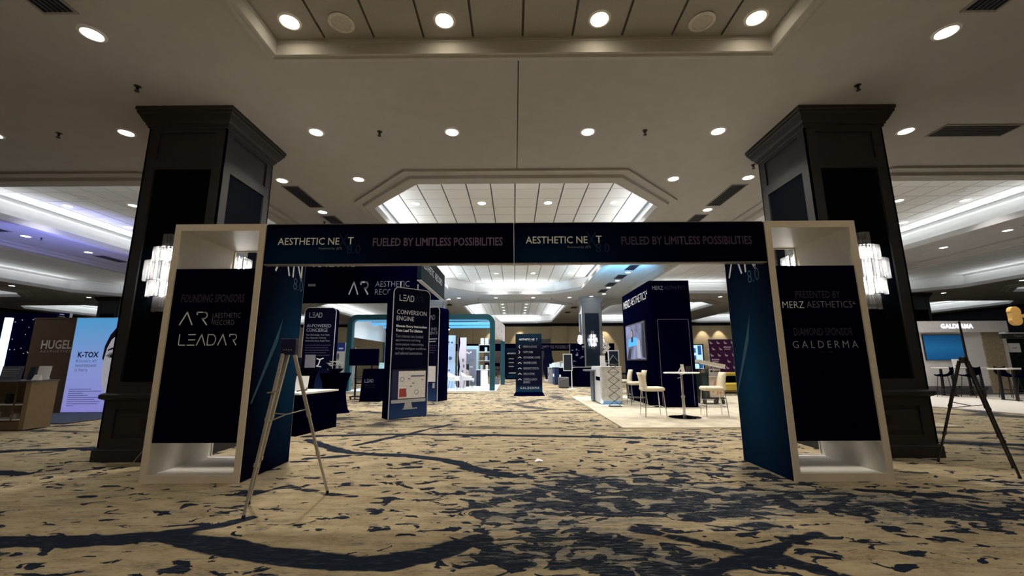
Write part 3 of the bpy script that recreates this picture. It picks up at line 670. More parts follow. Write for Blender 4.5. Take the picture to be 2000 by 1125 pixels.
# ================================================================ left black booth (behind the portal)
def panel_print(parent, poly, m, y, name, t=.003): return MB().prism(poly, y-t, y).build(name, m, parent)
SILV = mat('print_silver',(.42,.43,.46),.5); SCRW = mat('print_screen_white',(.72,.70,.68),.5); REDP = mat('print_red',(.35,.05,.05),.5)
KIOSKG = grad_mat('kiosk_print', [(0,(.030,.065,.17)),(.14,(.012,.025,.09)),(.36,(.0008,.001,.014)),(1,(.0005,.0006,.008))], axis=2, lo=0, hi=3.2, rough=.7, spec=.05)
def kiosk(label, loc, rz, W=1.04, D=.33, H=3.2, draw=None):
    t = thing('graphic_kiosk', label, 'kiosk', loc, rz)
    MB().prism(rrect(-W/2,0,W/2,H,.14,bl=False,br=False), 0, D).build('body', BLACK, t)
    MB().prism(rrect(-W/2+.012,.012,W/2-.012,H-.012,.13,bl=False,br=False), -.012, 0).build('front_print', KIOSKG, t)
    e = MB(); out = rrect(-W/2,0,W/2,H,.14,bl=False,br=False)
    pts = out + [out[0]]
    e.stroke(pts[1:], .016, -.014, .004); e.build('edge_trim', mat('kiosk_edge',(.55,.55,.6),.4), t)
    if draw: draw(t)
    return t
def lines(t, x, z0, n, w, dz, h, m, y=-.012, ragged=(1,.92,.97,.85,1,.9)):
    for i in range(n): MB().box(x, y-.002, z0-dz*i-h/2, x+w*ragged[i%6], y, z0-dz*i+h/2).build('text_line', m, t)
def draw_ce(t):
    y=-.012
    for x in (-.28,.22): MB().rbox(x-.012,.12,3.2,x+.012,.145,3.37,.004).build('top_lamp', mat('lamp_white',(.85,.85,.88),.4), t)
    logo(t,'LEAD',-.36,2.87,.40,.14,.018,LETW,y); logo(t,'AR',.09,2.87,.22,.14,.016,LETB,y)
    text(t,'CONVERSION',(-.42,y,2.58),(.84,.11),LETW,align='L'); text(t,'ENGINE',(-.42,y,2.42),(.48,.11),LETW,align='L')
    text(t,'Elevate Every Interaction',(-.42,y,2.22),(.86,.075),LETW,align='L',bold=.02); text(t,'From Lead To Lifetime',(-.42,y,2.12),(.74,.07),LETW,align='L',bold=.02)
    for i, s in enumerate(('Turn interest into booked','appointments and long','term patient relationships','through intelligent workflows','and tailored automations.')):
        text(t,s,(-.42,y,1.98-.105*i),((.76,.68,.78,.86,.76)[i],.075),LETM,align='L')
    panel_print(t, rrect(-.47,.36,.47,1.16,.03), mat('print_navy_dark',(.004,.005,.022),.5), y, 'computer_print'); yy=y-.003
    panel_print(t, [(-.30,.46),(.45,.46),(.45,1.12),(-.30,1.12)], SCRW, yy, 'screen_print'); panel_print(t, [(-.45,.46),(-.31,.46),(-.31,1.12),(-.45,1.12)], mat('print_blue_dark',(.01,.015,.07),.5), yy, 'sidebar_print')
    panel_print(t, rrect(-.47,.36,.47,.44,.02), SILV, yy, 'chin_print'); panel_print(t, [(-.13,.23),(.10,.23),(.07,.36),(-.10,.36)], SILV, y, 'stand_print'); panel_print(t, [(-.16,.20),(.24,.20),(.24,.225),(-.16,.225)], SILV, y, 'foot_print')
    y3 = yy-.003; panel_print(t, [(-.27,.50),(-.07,.50),(-.09,.70),(-.27,.70)], REDP, y3, 'chart_print'); panel_print(t, [(.04,.98),(.42,.98),(.42,1.01),(.04,1.01)], LETB2, y3, 'bar_print')
    for cx, cz in ((-.2,.92),(.20,.60)):
        r = MB(); r.stroke([(cx+.055*math.cos(a),cz+.055*math.sin(a)) for a in [PI*i/6 for i in range(13)]], .012, y3-.002, y3); r.build('dial_print', LETG, t)
    for cx, cz in ((-.02,.93),(.1,.82),(.04,.75),(.36,.9)): panel_print(t, [(cx-.03,cz-.012),(cx+.03,cz-.012),(cx+.03,cz+.012),(cx-.03,cz+.012)], LETG, y3, 'figure_print')
def draw_ai(t):
    y=-.012
    logo(t,'LEAD',-.36,2.87,.42,.15,.018,LETM,y)
    text(t,'AI-POWERED',(-.42,y,2.58),(.80,.11),LETM,align='L'); text(t,'CONCIERGE',(-.42,y,2.43),(.70,.11),LETM,align='L')
    for i,s in enumerate(('Your Knowledge. Your Team.','Your Expertise. Perfectly','Delivered. Every Single Time.')): text(t,s,(-.42,y,2.26-.10*i),((.78,.66,.80)[i],.07),LETM,align='L')
    lines(t,-.42,1.92,5,.82,.085,.028,LETD)
    s = MB(); s.stroke([(.0,1.22),(.06,1.27),(.10,1.42)],.035,y-.003,y); s.stroke([(0,1.47),(.08,1.44),(.20,1.48)],.035,y-.003,y); s.stroke([(0,1.22),(.14,1.20)],.03,y-.003,y); s.build('figure_print', LETW, t)
def draw_k3(t):
    y=-.012
    logo(t,'LEAD',-.12,2.85,.45,.15,.018,LETM,y); text(t,'FRONT END',(-.30,y,2.50),(.72,.10),LETM,align='L'); text(t,'INTELLIGENCE',(-.38,y,2.36),(.84,.10),LETM,align='L')
    lines(t,-.35,2.15,2,.8,.09,.035,LETM); lines(t,-.35,1.92,4,.8,.085,.028,LETD)
    panel_print(t, [(-.05,.66),(.42,.66),(.42,1.2),(-.05,1.2)], SCRW, y, 'screen_print'); panel_print(t, [(.30,.45),(.40,.45),(.40,.62),(.30,.62)], SILV, y, 'label_print')
a = math.atan2(.71,.76)
kiosk('black kiosk reading conversion engine with a computer picture', (-2.62,10.43,0), a, draw=draw_ce)
kiosk('black kiosk reading AI-powered concierge at the booth\'s left', (-6.66,14.0,0), .09, draw=draw_ai)
kiosk('black kiosk half hidden behind the conversion engine kiosk', (-3.12,14.80,0), -.50, D=.55, H=3.28, draw=draw_k3)
# hanging sign ring
t = thing('hanging_booth_sign', 'large black hanging sign ring with white logo over the left booth', 'hanging sign', (0,0,0))
MB().box(-7.4,12.0,3.08,-2.9,12.12,4.75).build('front_panel', BLACK, t)
MB().box(-2.9,12.0,3.76,-2.78,16.1,4.75).build('side_panel', mat('sign_teal',(.0020,.0105,.0165),.7,spec=.1), t); MB().box(-7.4,12.12,3.76,-7.28,16.0,4.75).build('side_panel', BLACK, t); MB().box(-7.28,15.9,3.76,-2.9,16.02,4.75).build('rear_panel', BLACK, t)
MB().box(-2.9,11.99,3.735,-2.77,16.1,3.76).build('edge_strip', SILV, t)
logo(t,'AR',-4.91,3.34,.58,.36,.05,LETW,12.0); text(t,'AESTHETIC',(-4.14,12.0,3.64),(1.02,.17),LETM,align='L'); text(t,'RECORD',(-4.14,12.0,3.40),(.80,.17),LETM,align='L')
text(t,'AI',(-6.05,12.0,4.31),(.24,.28),LETW,align='L',bold=.02); text(t,'RECORD',(-5.66,12.0,4.31),(.96,.28),LETW,align='L',bold=.02); MB().box(-6.15,11.996,3.58,-5.93,12.0,3.65).build('text_line',LETG,t)
text(t,'AESTHETIC',(-2.78,13.05,4.33),(1.75,.24),LETW,r=(0,1,0)); text(t,'RECORD',(-2.78,14.85,4.33),(1.35,.24),LETW,r=(0,1,0))
for x, y in ((-7.3,12.06),(-2.95,12.06),(-7.3,15.9),(-2.95,15.9)): MB().cyl((x,y,4.75),(x,y,ZC),.006,6).build('cable', BLKM, t)
# tables with black spandex covers
def spandex(label, loc, r, h, flare, n=16):
    t = thing('cocktail_table', label, 'table', loc); R = []
    prof = [(r*1.0+flare,0),(r*.93,.08*h),(r*.80,.3*h),(r*.74,.5*h),(r*.80,.75*h),(r,.97*h),(r,h)]
    mb = MB(); vs = []; fs = []
    for q, z in prof:
        for i in range(n):
            aa = 2*PI*i/n; k = 1 + (.10*math.cos(4*aa) if z < .3*h else 0)*(1-z/(.3*h)) ; vs.append((q*k*math.cos(aa), q*k*math.sin(aa), z))
    for k in range(len(prof)-1):
        for i in range(n): j=(i+1)%n; fs.append((k*n+i,k*n+j,k*n+n+j,k*n+n+i))
    mb.add(vs, fs); mb.build('fabric_cover', BLKF, t, True); MB().lathe([(r*.99,h-.012),(r*.99,h+.006)],n).build('table_top', BLKF, t); return t
t = spandex('round table under a black stretch cover with white flowers on it', (-4.93,11.5,0), .40, 1.05, .02)
text(t,'LEAD',(.15,-.335,.42),(.16,.04),LETM,name='print'); 
t = thing('lectern_table', 'black covered stand table printed with a small logo', 'table', (-5.0,14.75,0))
mb = MB(); mb.add([(-.36,-.2,0),(.34,-.2,0),(.34,.3,0),(-.36,.3,0),(-.28,-.2,1.1),(.32,-.2,1.1),(.32,.3,1.1),(-.28,.3,1.1)],[(0,3,2,1),(4,5,6,7),(0,1,5,4),(1,2,6,5),(2,3,7,6),(3,0,4,7)]); mb.build('fabric_cover', BLKF, t)
logo(t,'LEAD',-.2,.66,.30,.10,.012,LETM,-.2); text(t,'Your digital leader',(-.2,-.2,.56),(.38,.04),LETD,align='L'); text(t,'in patient growth',(-.2,-.2,.49),(.36,.04),LETD,align='L')
MB().box(-.30,-.22,1.1,.34,.32,1.115).build('table_top', BLKF, t)
# front counter table with black drape
t = thing('draped_table', 'black draped table with white top beside the left tower', 'table', (-4.35,8.55,0), math.atan2(.98,.2)-PI/2)
dr = MB(); n_ = 40
per = [(-.45,-.62),(.47,-.62),(.47,.55),(-.45,.55)]
pts = []
for (ax,ay),(bx,by) in zip(per, per[1:]+per[:1]):
    for i in range(10): q=i/10; pts.append((ax+(bx-ax)*q, ay+(by-ay)*q))
vs=[]; 
for z, k in ((0,1.0),(.74,0.25)):
    for i,(x,y) in enumerate(pts):
        wv = .012*k*math.cos(i*PI); L = math.hypot(x,y); vs.append((x+x/L*wv, y+y/L*wv, z))
N_=len(pts); dr.add(vs, [(i,(i+1)%N_,N_+(i+1)%N_,N_+i) for i in range(N_)]); dr.build('drape', BLKF, t)
MB().box(-.46,-.63,.74,.48,.56,.772).build('table_top', WHITE, t)
def stand_sign(name, label, loc, rz, w, h, m, tilt=.18, cat='sign'):
    t = thing(name, label, cat, loc, rz); s = math.sin(tilt); c = math.cos(tilt)
    mb = MB(); mb.add([(-w/2,0,0),(w/2,0,0),(w/2,h*s,h*c),(-w/2,h*s,h*c),(-w/2,.006,0),(w/2,.006,0),(w/2,h*s+.006,h*c),(-w/2,h*s+.006,h*c)],[(0,1,2,3),(7,6,5,4),(0,4,5,1),(1,5,6,2),(2,6,7,3),(3,7,4,0)]); mb.build('card', m, t)
    MB().bar((0,h*s+.004,h*c*.8),(0,h*s+.12,0.003),.05,.004).build('prop', m, t); return t
t = stand_sign('counter_sign', 'white leaflet card standing on the draped table', (-4.32,8.48,.772), 0, .26, .30, WHITE)
stand_sign('counter_sign', 'grey sign leaning before the AI concierge kiosk', (-5.66,11.5,1.2), .5, .26, .36, mat('card_grey',(.34,.35,.4),.5)); 
t = spandex('second black covered table under the AI concierge kiosk sign', (-5.85,11.6,0), .36, 1.19, .02)
stand_sign('tablet_display', 'dark tablet display standing on the table by the AI concierge kiosk', (-6.02,11.5,1.2), -.2, .20, .28, BLKM, cat='tablet')
# white flower arrangement
t = thing('flower_bowl', 'white flowers in a low bowl on the black covered table', 'flowers', (-4.92,11.45,1.056)); t.scale=(1.45,1.45,1.6)
MB().lathe([(.06,0),(.13,.04),(.15,.075),(.14,.075)],14,cap=True).build('bowl', CHROME, t)
PET = mat('petal_white',(.85,.84,.82),.6)
random.seed(3)
for i in range(7):
    f = MB(); cx,cy = .11*math.cos(i*.9), .09*math.sin(i*.9); cz=.11+.03*(i%3)
    for k in range(6):
        aa = 2*PI*k/6+i; p = Vector((cx+.07*math.cos(aa),cy+.07*math.sin(aa),cz+.03)); c0 = Vector((cx,cy,cz)); s_ = Vector((-math.sin(aa),math.cos(aa),0))*.025; m_=(p+c0)/2+Vector((0,0,.012))
        f.add([c0,m_+s_,p,m_-s_,m_+Vector((0,0,-.006))],[(0,1,2,3),(0,4,1),(1,4,2),(2,4,3),(3,4,0)])
    f.build('flower', PET, t)
# television on a stand
t = thing('television', 'black television on a wheeled stand facing the aisle', 'television', (-5.61,15.5,0))
MB().rbox(-.56,-.03,1.22,.56,.03,1.85,.008).build('screen_housing', BLKM, t); MB().box(-.545,-.034,1.24,.545,-.03,1.835).build('screen', BLACK, t)
s=MB(); s.box(-.32,.03,.1,-.26,.08,1.6); s.box(.26,.03,.1,.32,.08,1.6); s.box(-.32,.03,.55,.32,.08,.60); s.build('post', BLKM, t); MB().box(-.4,-.2,.09,.4,.3,.13).build('base', BLKM, t); MB().box(-.3,-.12,.75,.3,.16,.78).build('shelf', BLKM, t)
for x in (-.36,.36):
    for y in (-.16,.26): MB().cyl((x-.015,y,.045),(x+.015,y,.045),.045,10).build('castor', BLKM, t)

# ================================================================ teal framed booth
TB0, TB1, TX0, TX1 = 19.5, 25.3, -7.95, -.92
t = thing('framed_booth', 'teal rounded frame booth with blue lit beams and white floor', 'booth')
def frame_poly(x0,x1,z1,r,w):
    o = [(x0,0)]+arc(x0+r,z1-r,r,180,90,8)+arc(x1-r,z1-r,r,90,0,8)+[(x1,0)]
    ri=r-w; i = [(x1-w,0)]+arc(x1-r,z1-r,ri,0,90,8)+arc(x0+r,z1-r,ri,90,180,8)+[(x0+w,0)]
    return o, i
for y in (TB0, TB1-.3):
    o_, i_ = frame_poly(TX0,TX1 + (.34 if y > TB0 else 0),3.6,.45,.24); n=len(o_); mb=MB()
    vs=[(p[0],yy,p[1]) for yy in (y,y+.28) for p in o_+i_]; M2=2*n; fs=[]
    for k in range(n-1):
        a_,b_,c_2,d_=k,k+1,M2-2-k,M2-1-k
        fs += [(a_,b_,c_2,d_),(a_+M2,d_+M2,c_2+M2,b_+M2),(a_,a_+M2,b_+M2,b_),(d_,c_2,c_2+M2,d_+M2)]
    fs += [(0,M2-1,2*M2-1,M2),(n-1,n-1+M2,n+M2,n)]
    mb.add(vs, fs).build('frame_arch', TEAL, t)
for z in (3.34,):
    for y in (TB0+.3, TB0+2.4, TB0+4.4): MB().box(TX0+.3,y,z-.04,TX1-.28,y+.16,z+.10).build('lit_beam', BLUELED, t)
MB().hprism([(TX1-.08,TB0+.28),(TX1,TB0+.28),(TX1+.34,TB1-.3),(TX1+.26,TB1-.3)],2.55,3.52).build('side_fascia', mat('fascia_print',(.62,.62,.64),.5,noise=5,amt=.5), t)
MB().box(TX0+.02,TB0+.28,2.55,TX0+.10,TB1-.3,3.52).build('side_fascia', WHITE, t)
MB().box(TX0-.02,TB0-.1,.0,TX1+.06,TB1,.03).build('white_floor', mat('booth_floor',(.78,.82,.84),.4,spec=.4), t)
MB().box(TX1-.3,TB1-.5,.03,TX1+.02,TB1-.32,.42).build('socket_box', mat('box_grey',(.12,.13,.15),.5), t)
area('booth_beam_light', ((TX0+TX1)/2,TB0+1.6,3.25), 5.5, .2, 55, (.5,.82,1.0)); area('booth_beam_light', ((TX0+TX1)/2,TB0+3.7,3.25), 5.5, .2, 45, (.55,.85,1.0))
LBLUE = mat('pale_blue_print',(.40,.56,.80),.5,noise=2,amt=.15); PINK = mat('pale_pink_print',(.66,.58,.64),.5); CYANW = mat('cyan_white_print',(.55,.80,.86),.5)
def board(name, label, x0, y, z0, x1, z1, m, th=.06, cat='display panel', rz=0):
    t = thing(name, label, cat, ((x0+x1)/2,y,z0), rz); w=(x1-x0)/2; MB().box(-w,0,0,w,th,z1-z0).build('board', m, t); MB().box(-w-.012,-.008,0,-w,th+.008,z1-z0).build('edge', SILV, t); MB().box(w,-.008,0,w+.012,th+.008,z1-z0).build('edge', SILV, t); return t
t = board('display_wall','tall pale blue display panel inside the teal booth', -3.62,21.3,.03,-3.05,2.7, LBLUE)
for i,(x,z) in enumerate(((.12,2.3),(-.05,2.32),(.05,1.5),(-.1,.5),(.1,.45),(.0,.9))): MB().disc(x,z,.05 if i!=2 else .09,-.004,0,12).build('dot_print', LETB2, t)
t = board('display_wall','curved pink print panel behind the pale blue one', -2.98,21.9,.03,-2.55,2.62, PINK)
pr=MB(); pr.prism([(-.21,.0),(-.12,.0),(-.16,.5),(-.10,1.1),(-.17,1.7),(-.10,2.3),(-.12,2.59),(-.21,2.59)],-.004,0); pr.build('shadow_print', BLACK, t)
for x,z in ((.06,1.4),(.1,1.1),(.03,.8)): MB().disc(x,z,.05,-.004,0,10,rz=.10).build('mark_print', LETG, t)
board('display_wall','cyan white back panel of the teal booth', -3.3,24.5,.03,-2.12,2.28, CYANW)
t = board('grey_banner','grey violet banner stand inside the teal booth', -2.98,23.6,.03,-2.18,2.05, mat('banner_grey',(.20,.205,.27),.6), cat='banner')
for x,z in ((-.1,1.85),(.0,1.8),(.1,1.86)): MB().disc(x,z,.05,-.004,0,10).build('mark_print', LETW, t)
for i in range(3): MB().stroke([(-.2+.18*i+.06*math.cos(q),1.42+.07*math.sin(q)) for q in [PI*k/5 for k in range(11)]],.02,-.004,0).build('mark_print', LETB2 if i>1 else LETG, t)
MB().box(-.24,-.003,1.02,.24,0,1.05).build('text_line', LETW, t); MB().box(.16,-.003,.22,.32,0,.42).build('leaflet_print', WHITE, t)
t = board('portrait_poster','dark haired portrait poster leaning beside the white chairs', -3.2,22.9,.03,-2.48,1.22, mat('poster_dark',(.01,.01,.016),.5), cat='poster')
MB().disc(.05,.86,.30,-.004,0,20,rz=.28).build('hair_print', mat('print_hair',(.004,.004,.008),.5), t); MB().prism([(-.16,.75),(-.13,.55),(0,.42),(.2,.4),(.34,.5),(.34,.85),(.15,.95),(-.05,.9)],-.007,-.004).build('face_print', mat('print_skin',(.55,.40,.33),.5), t)
for x in (0,.2): MB().disc(x,.74,.05,-.010,-.007,10,rz=.02).build('eye_print', BLACK, t)
MB().box(-.3,-.006,.92,-.2,-.003,1.12).build('highlight_print', CYANW, t)
def tub_chair(loc, rz, label):
    t = thing('tub_chair', label, 'chair', loc, rz, 'white tub chairs'); n=14; mb=MB(); vs=[]
    n = 16                                                  # curved back wall, high behind (+Y) and falling to the arms
    for k in range(n+1):
        aa = math.radians(-25+230*k/n); top = .60+.20*max(0,math.sin(aa))**1.5
        vs += [(.27*math.cos(aa),.27*math.sin(aa),.42),(.36*math.cos(aa)*1.05,.36*math.sin(aa)*1.05,top),(.33*math.cos(aa)*1.05,.33*math.sin(aa)*1.05,top+.01),(.24*math.cos(aa),.24*math.sin(aa),.44)]
    fs=[(4*k+q,4*k+4+q,4*k+4+(q+1)%4,4*k+(q+1)%4) for k in range(n) for q in range(4)]+[(0,1,2,3),(4*n+3,4*n+2,4*n+1,4*n)]
    mb.add(vs,fs).build('back_shell', WHITE, t, True)
    MB().lathe([(.20,.40),(.27,.42),(.28,.46),(.25,.485)],18).build('seat', WHITE, t)
    for x in (-1,1):
        for y in (-1,1): MB().cyl((x*.16,y*.16,.44),(x*.24,y*.24,0),.012,8,.009).build('leg', STEELD, t)
    return t
tub_chair((-2.95,20.55,.03), 1.35, 'white tub chair in front of the pale blue panel'); tub_chair((-2.35,21.2,.03), 1.8, 'white tub chair turned towards the poster in the teal booth')
t = thing('display_shelf','white display shelf with boxes and brochures at the teal booth rear','shelf',(-1.75,24.0,.03))
for z in (.85,1.36,1.86,2.28): MB().box(-.32,0,z,.34,.3,z+.035).build('shelf_board', WHITE, t)
for x in (-.30,.32): MB().box(x-.015,.1,0,x+.015,.2,2.3).build('upright', SILV, t)
for i,(x,z) in enumerate(((-.12,2.315),(.14,2.315))): 
    q = MB().rbox(x-.10,.05,0,x+.10,.22,.36,.01).build('product_box', WHITE); q.location=(-1.75,24.0,z+.03); tag(q,('left white box on the top shelf of the teal booth','right white box on the top shelf of the teal booth')[i],'box')
for i in range(4):
    z=(.888,1.4,.888,1.9)[i]; x=(-.15,.12,.15,.1)[i]
    q=MB().rbox(x-.07,.06,0,x+.07,.2,.25,.006).build('brochure_stack', (CYANW,LBLUE,WHITE,CYANW)[i]); q.location=(-1.75,24,z+.03); tag(q,('pale cyan brochure stack on the lowest shelf board','pale blue brochure stack on the second shelf board','white brochure stack on the lowest shelf board','pale cyan carton on the third shelf board')[i],'brochures')
t = thing('booth_counter','dark blue counter with a white end at the teal booth shelf','counter',(-1.9,23.2,.03)); MB().rbox(-.22,0,0,.02,.4,.86,.01).build('front', mat('counter_navy',(.006,.012,.035),.5), t); MB().rbox(.02,0,0,.4,.4,.86,.01).build('end_panel', WHITE, t); MB().box(-.24,-.02,.86,.42,.42,.885).build('top', WHITE, t)
# product wall seen through the left booth
t = board('product_wall','pale blue product wall seen through the black booth opening', -7.6,24.3,.03,-5.75,3.1, LBLUE, cat='display wall')
MB().box(-.25,-.03,1.75,.92,0,2.75).build('poster', CYANW, t)
for i in range(8):
    x=-.12+.14*i; MB().box(x-.03,-.036,2.35-.02*i,x+.03,-.03,2.60-.02*i).build('bottle_print', LETB2 if i%3 else LETG, t); MB().box(x-.045,-.034,2.0,x+.045,-.03,2.25).build('label_print', (WHITE,LETM)[i%2], t)
for x,z in ((-.7,2.7),(-.45,2.75),(-.5,2.3),(-.8,2.4),(-.35,2.2)): MB().disc(x,z,.04,-.004,0,8,rz=.09).build('bottle_print', LETB2, t)
for i in range(4): MB().box(-.88+.15*i,-.02,1.55,-.76+.15*i,0,1.95).build('leaflet', (WHITE,LETM,WHITE,CYANW)[i], t)
for i in range(3): MB().disc(-.2+.2*i,1.68,.03,-.035,-.03,8).build('dot_print', TEAL, t)
t = thing('reception_counter','low cyan white counter below the product wall','counter',(-6.5,23.0,.03)); MB().rbox(-1.0,0,0,.2,.5,1.25,.02).build('front', CYANW, t); MB().box(-1.03,-.03,1.25,.25,.53,1.29).build('top', WHITE, t); MB().box(.25,0,0,1.0,.5,1.05).build('side_cabinet', LBLUE, t)
t = board('poster_stand','tall blue topped product poster left of the teal frame', -10.62,24.5,0,-10.05,2.5, WHITE, cat='poster'); MB().box(-.285,-.004,2.0,.285,0,2.5).build('blue_band', mat('poster_blue',(.02,.06,.35),.5), t); MB().box(-.08,-.008,2.12,.18,-.004,2.2).build('text_line',LETW,t)
for x,z in ((-.1,1.7),(.05,1.1),(.0,.6)): MB().disc(x,z,.08,-.004,0,10,rz=.2).build('figure_print', LETG, t)
t = board('poster_stand','white poster with a red band left of the teal frame', -10.02,24.7,0,-9.5,2.25, mat('poster_pinkwhite',(.74,.68,.66),.5), cat='poster'); MB().box(-.26,-.004,1.85,.26,0,2.25).build('red_band', REDP, t); lines(t,-.18,1.45,2,.36,.2,.06,LETG,y=0)

# ================================================================ direction sign
SIGNG = grad_mat('sign_print', [(0,(.006,.055,.105)),(.18,(.0015,.004,.02)),(.75,(.0012,.0016,.010)),(1,(.0045,.024,.052))], axis=2, lo=0, hi=2.45, rough=.6, spec=.08)
t = thing('direction_sign','tall dark blue direction sign standing in the middle of the aisle','sign',(.585,17.0,0))
b_ = MB(); b_.add([(-.62,-.28,0),(.62,-.28,0),(.62,.28,0),(-.62,.28,0),(-.54,-.06,.14),(.54,-.06,.14),(.54,.06,.14),(-.54,.06,.14)],[(0,3,2,1),(4,5,6,7),(0,1,5,4),(1,2,6,5),(2,3,7,6),(3,0,4,7)]); b_.build('base', BLACK, t)
MB().box(-.535,-.05,.13,.535,.05,2.47).build('panel', SIGNG, t); y=-.05
text(t,'AESTHETIC NE',(-.40,y,2.24),(.64,.075),LETW,align='L',bold=.012); text(t,'T',(.31,y,2.24),(.06,.075),LETW,align='L',bold=.012); text(t,'Powered by AR',(.1,y,2.16),(.22,.025),LETM)
for i,(s,wd) in enumerate((('REVIVE AI LOUNGE',.56),('PUPPY PARK',.40),('NETWORKING LOUNGE',.68),('WHISPER SUITES',.54),('HEADSHOT STATION',.62),('MERCH STORE',.45),('COFFEE & LUNCH',.54),('BUFFETS',.26))):
    z=1.945-.218*i if i<7 else .52
    text(t,s,(-.22,y,z),(wd,.085),LETM,align='L')
    if i<7:
        a=MB()
        if i==0: a.stroke([(-.36,z+.06),(-.40,z),(-.36,z-.06)],.02,y-.004,y)
        elif i==1: a.stroke([(-.40,z+.06),(-.36,z),(-.40,z-.06)],.02,y-.004,y)
        else: a.stroke([(-.43,z-.02),(-.37,z+.025),(-.31,z-.02)],.02,y-.004,y)
        a.build('arrow', LETW, t)
text(t,'GALDERMA',(.03,y,.30),(.76,.085),LETW,space=1.4); text(t,'EST. 1981',(.03,y,.22),(.14,.02),LETD)

# ================================================================ right black tower booth
t = thing('booth_mat','pale beige carpet mat under the black tower booth','mat'); MB().hprism([(2.2,8.65),(9.0,8.65),(9.0,16.2),(2.2,16.2)],0.001,.018).build('pile', mat('mat_beige',(.50,.45,.35),.95,spec=.05,noise=3,amt=.18), t); MB().box(2.17,8.62,.0,9.0,8.65,.020).build('edge_strip', mat('mat_edge',(.42,.37,.28),.8), t); MB().box(2.17,8.65,.0,2.2,16.2,.020).build('edge_strip', mat('mat_edge',(.42,.37,.28),.8), t)
BF=.019
t = thing('booth_tower','tall black tower with white brand lettering and outlined door','booth tower',(0,0,BF))
TWB = grad_mat('tower_print', [(0,(.0005,.0006,.009)),(1,(.0012,.0025,.018))], axis=1, lo=12.3, hi=15.5, rough=.7, spec=.0)
MB().box(4.12,12.3,0,5.32,15.5,3.74).build('body', TWB, t)
MB().box(4.14,12.294,.02,5.30,12.3,3.72).build('front_skin', BLACK, t)
text(t,'MERZ',(4.2,12.294,3.51),(.33,.115),LETM,align='L'); text(t,'AESTHETICS*',(4.56,12.294,3.515),(.70,.12),LETD,align='L')
text(t,'MERZ',(4.12,15.32,3.36),(.85,.27),LETW,r=(0,-1,0),align='L',bold=.01); text(t,'AESTHETICS*',(4.12,14.38,3.37),(1.85,.27),LETW,r=(0,-1,0),align='L')
d=MB(); d.stroke([(4.30,.05),(4.30,2.55),(5.22,2.55),(5.22,.05)],.014,12.288,12.294); d.build('door_outline', LETP, t)
t = thing('wall_television','television showing a blue tinted picture on the black tower','television',(4.119,13.93,1.98)); MB().box(-.05,-1.12,-.62,0,1.12,.62).build('housing', BLKM, t)
sp = mat('tv_backdrop',(.16,.18,.32),.5,noise=1.8,amt=.85,emit=.22,ecol=(.20,.24,.44)); MB().box(-.054,-1.07,-.58,-.05,1.07,.58).build('screen', sp, t)
def onscreen(poly, m, name, d): 
    mb = MB().prism(poly,-d,-d+.002); mb.v=[(-.054+p[1],-p[0],p[2]) for p in mb.v]; mb.build(name,m,t)
onscreen([(-.85,-.15),(.25,-.12),(.22,.12),(-.1,.16),(-.7,.12)], mat('tv_blue',(.05,.3,.8),.5,emit=1.0,ecol=(.04,.28,.8)),'blue_banner',.002)
onscreen([(-.45,.0),(-.2,.0),(-.15,.35),(-.3,.5),(-.42,.35)], mat('tv_figure',(.02,.025,.05),.5),'figure',.003)
onscreen([(-.40,.18),(-.25,.18),(-.24,.38),(-.36,.38)], mat('tv_skin',(.5,.42,.45),.5,emit=.25,ecol=(.5,.42,.45)),'figure_face',.004)
onscreen([(.2,-.55),(.6,-.55),(.55,.0),(.35,.1),(.25,0)], mat('tv_grey',(.4,.42,.5),.5,emit=.25,ecol=(.4,.42,.5)),'second_figure',.003)
onscreen([(.72,-.5),(1.05,-.56),(1.05,.56),(.8,.56)], mat('tv_dark',(.015,.018,.03),.5),'dark_edge',.003); onscreen([(-1.0,-.56),(-.6,-.56),(-.5,-.2),(-.75,-.25)], mat('tv_dark',(.015,.018,.03),.5),'dark_corner',.003)
# white counter
t = thing('reception_counter','white and grey reception counter on the beige mat','counter',(2.72,13.06,BF))
MB().box(.0,0,.12,.62,.75,1.14).build('front_block', mat('counter_marble',(.62,.60,.56),.4,noise=6,amt=.15), t); MB().box(-.04,.08,.03,.58,1.5,1.14).build('body', mat('counter_white',(.74,.76,.82),.4), t); MB().box(.03,.04,0,.58,.7,.12).build('plinth', mat('plinth_blue',(.02,.035,.06),.4), t)
MB().box(-.048,.10,.72,-.04,.72,.84).build('dark_band', BLACK, t); MB().box(-.34,.75,1.0,.0,1.5,1.05).build('side_shelf', mat('shelf_grey',(.16,.18,.21),.4), t); MB().box(-.10,1.0,.03,-.04,1.45,1.0).build('side_panel', mat('panel_bluegrey',(.09,.12,.17),.5), t); MB().box(-.02,-.02,1.14,.64,1.5,1.16).build('top', WHITE, t)
area('counter_glow', (2.9,13.0,.10), .8, .08, 3.0, (.6,.85,1.0), (math.radians(35),0,0))
# lattice brochure stand
t = thing('brochure_lattice','folding metal zigzag brochure stand before the white counter','brochure stand',(2.98,12.62,BF)); k=0; z=0.02
zs=[.02,.28,.52,.76,1.0,1.24]
for i in range(5):
    s=1 if i%2==0 else -1
    for sg in (1,-1):
        MB().bar((sg*.17,-.01*sg,zs[i]),(-sg*.17,-.01*sg,zs[i+1]),.026,.014).build('strut', STEELD, t)
for i in range(1,6): MB().box(-.17,-.03,zs[i]-.01,.17,.03,zs[i]+.005).build('pocket', CHROME, t)
f_=MB(); f_.bar((-.17,0,1.24),(.02,.02,1.50),.022,.012); f_.bar((.02,.02,1.50),(.18,0,1.30),.022,.012); f_.bar((-.17,0,1.24),(.1,.03,1.2),.02,.012); f_.build('top_bracket', ALU, t)
MB().box(-.18,-.12,0,.18,.12,.02).build('foot', STEELD, t)
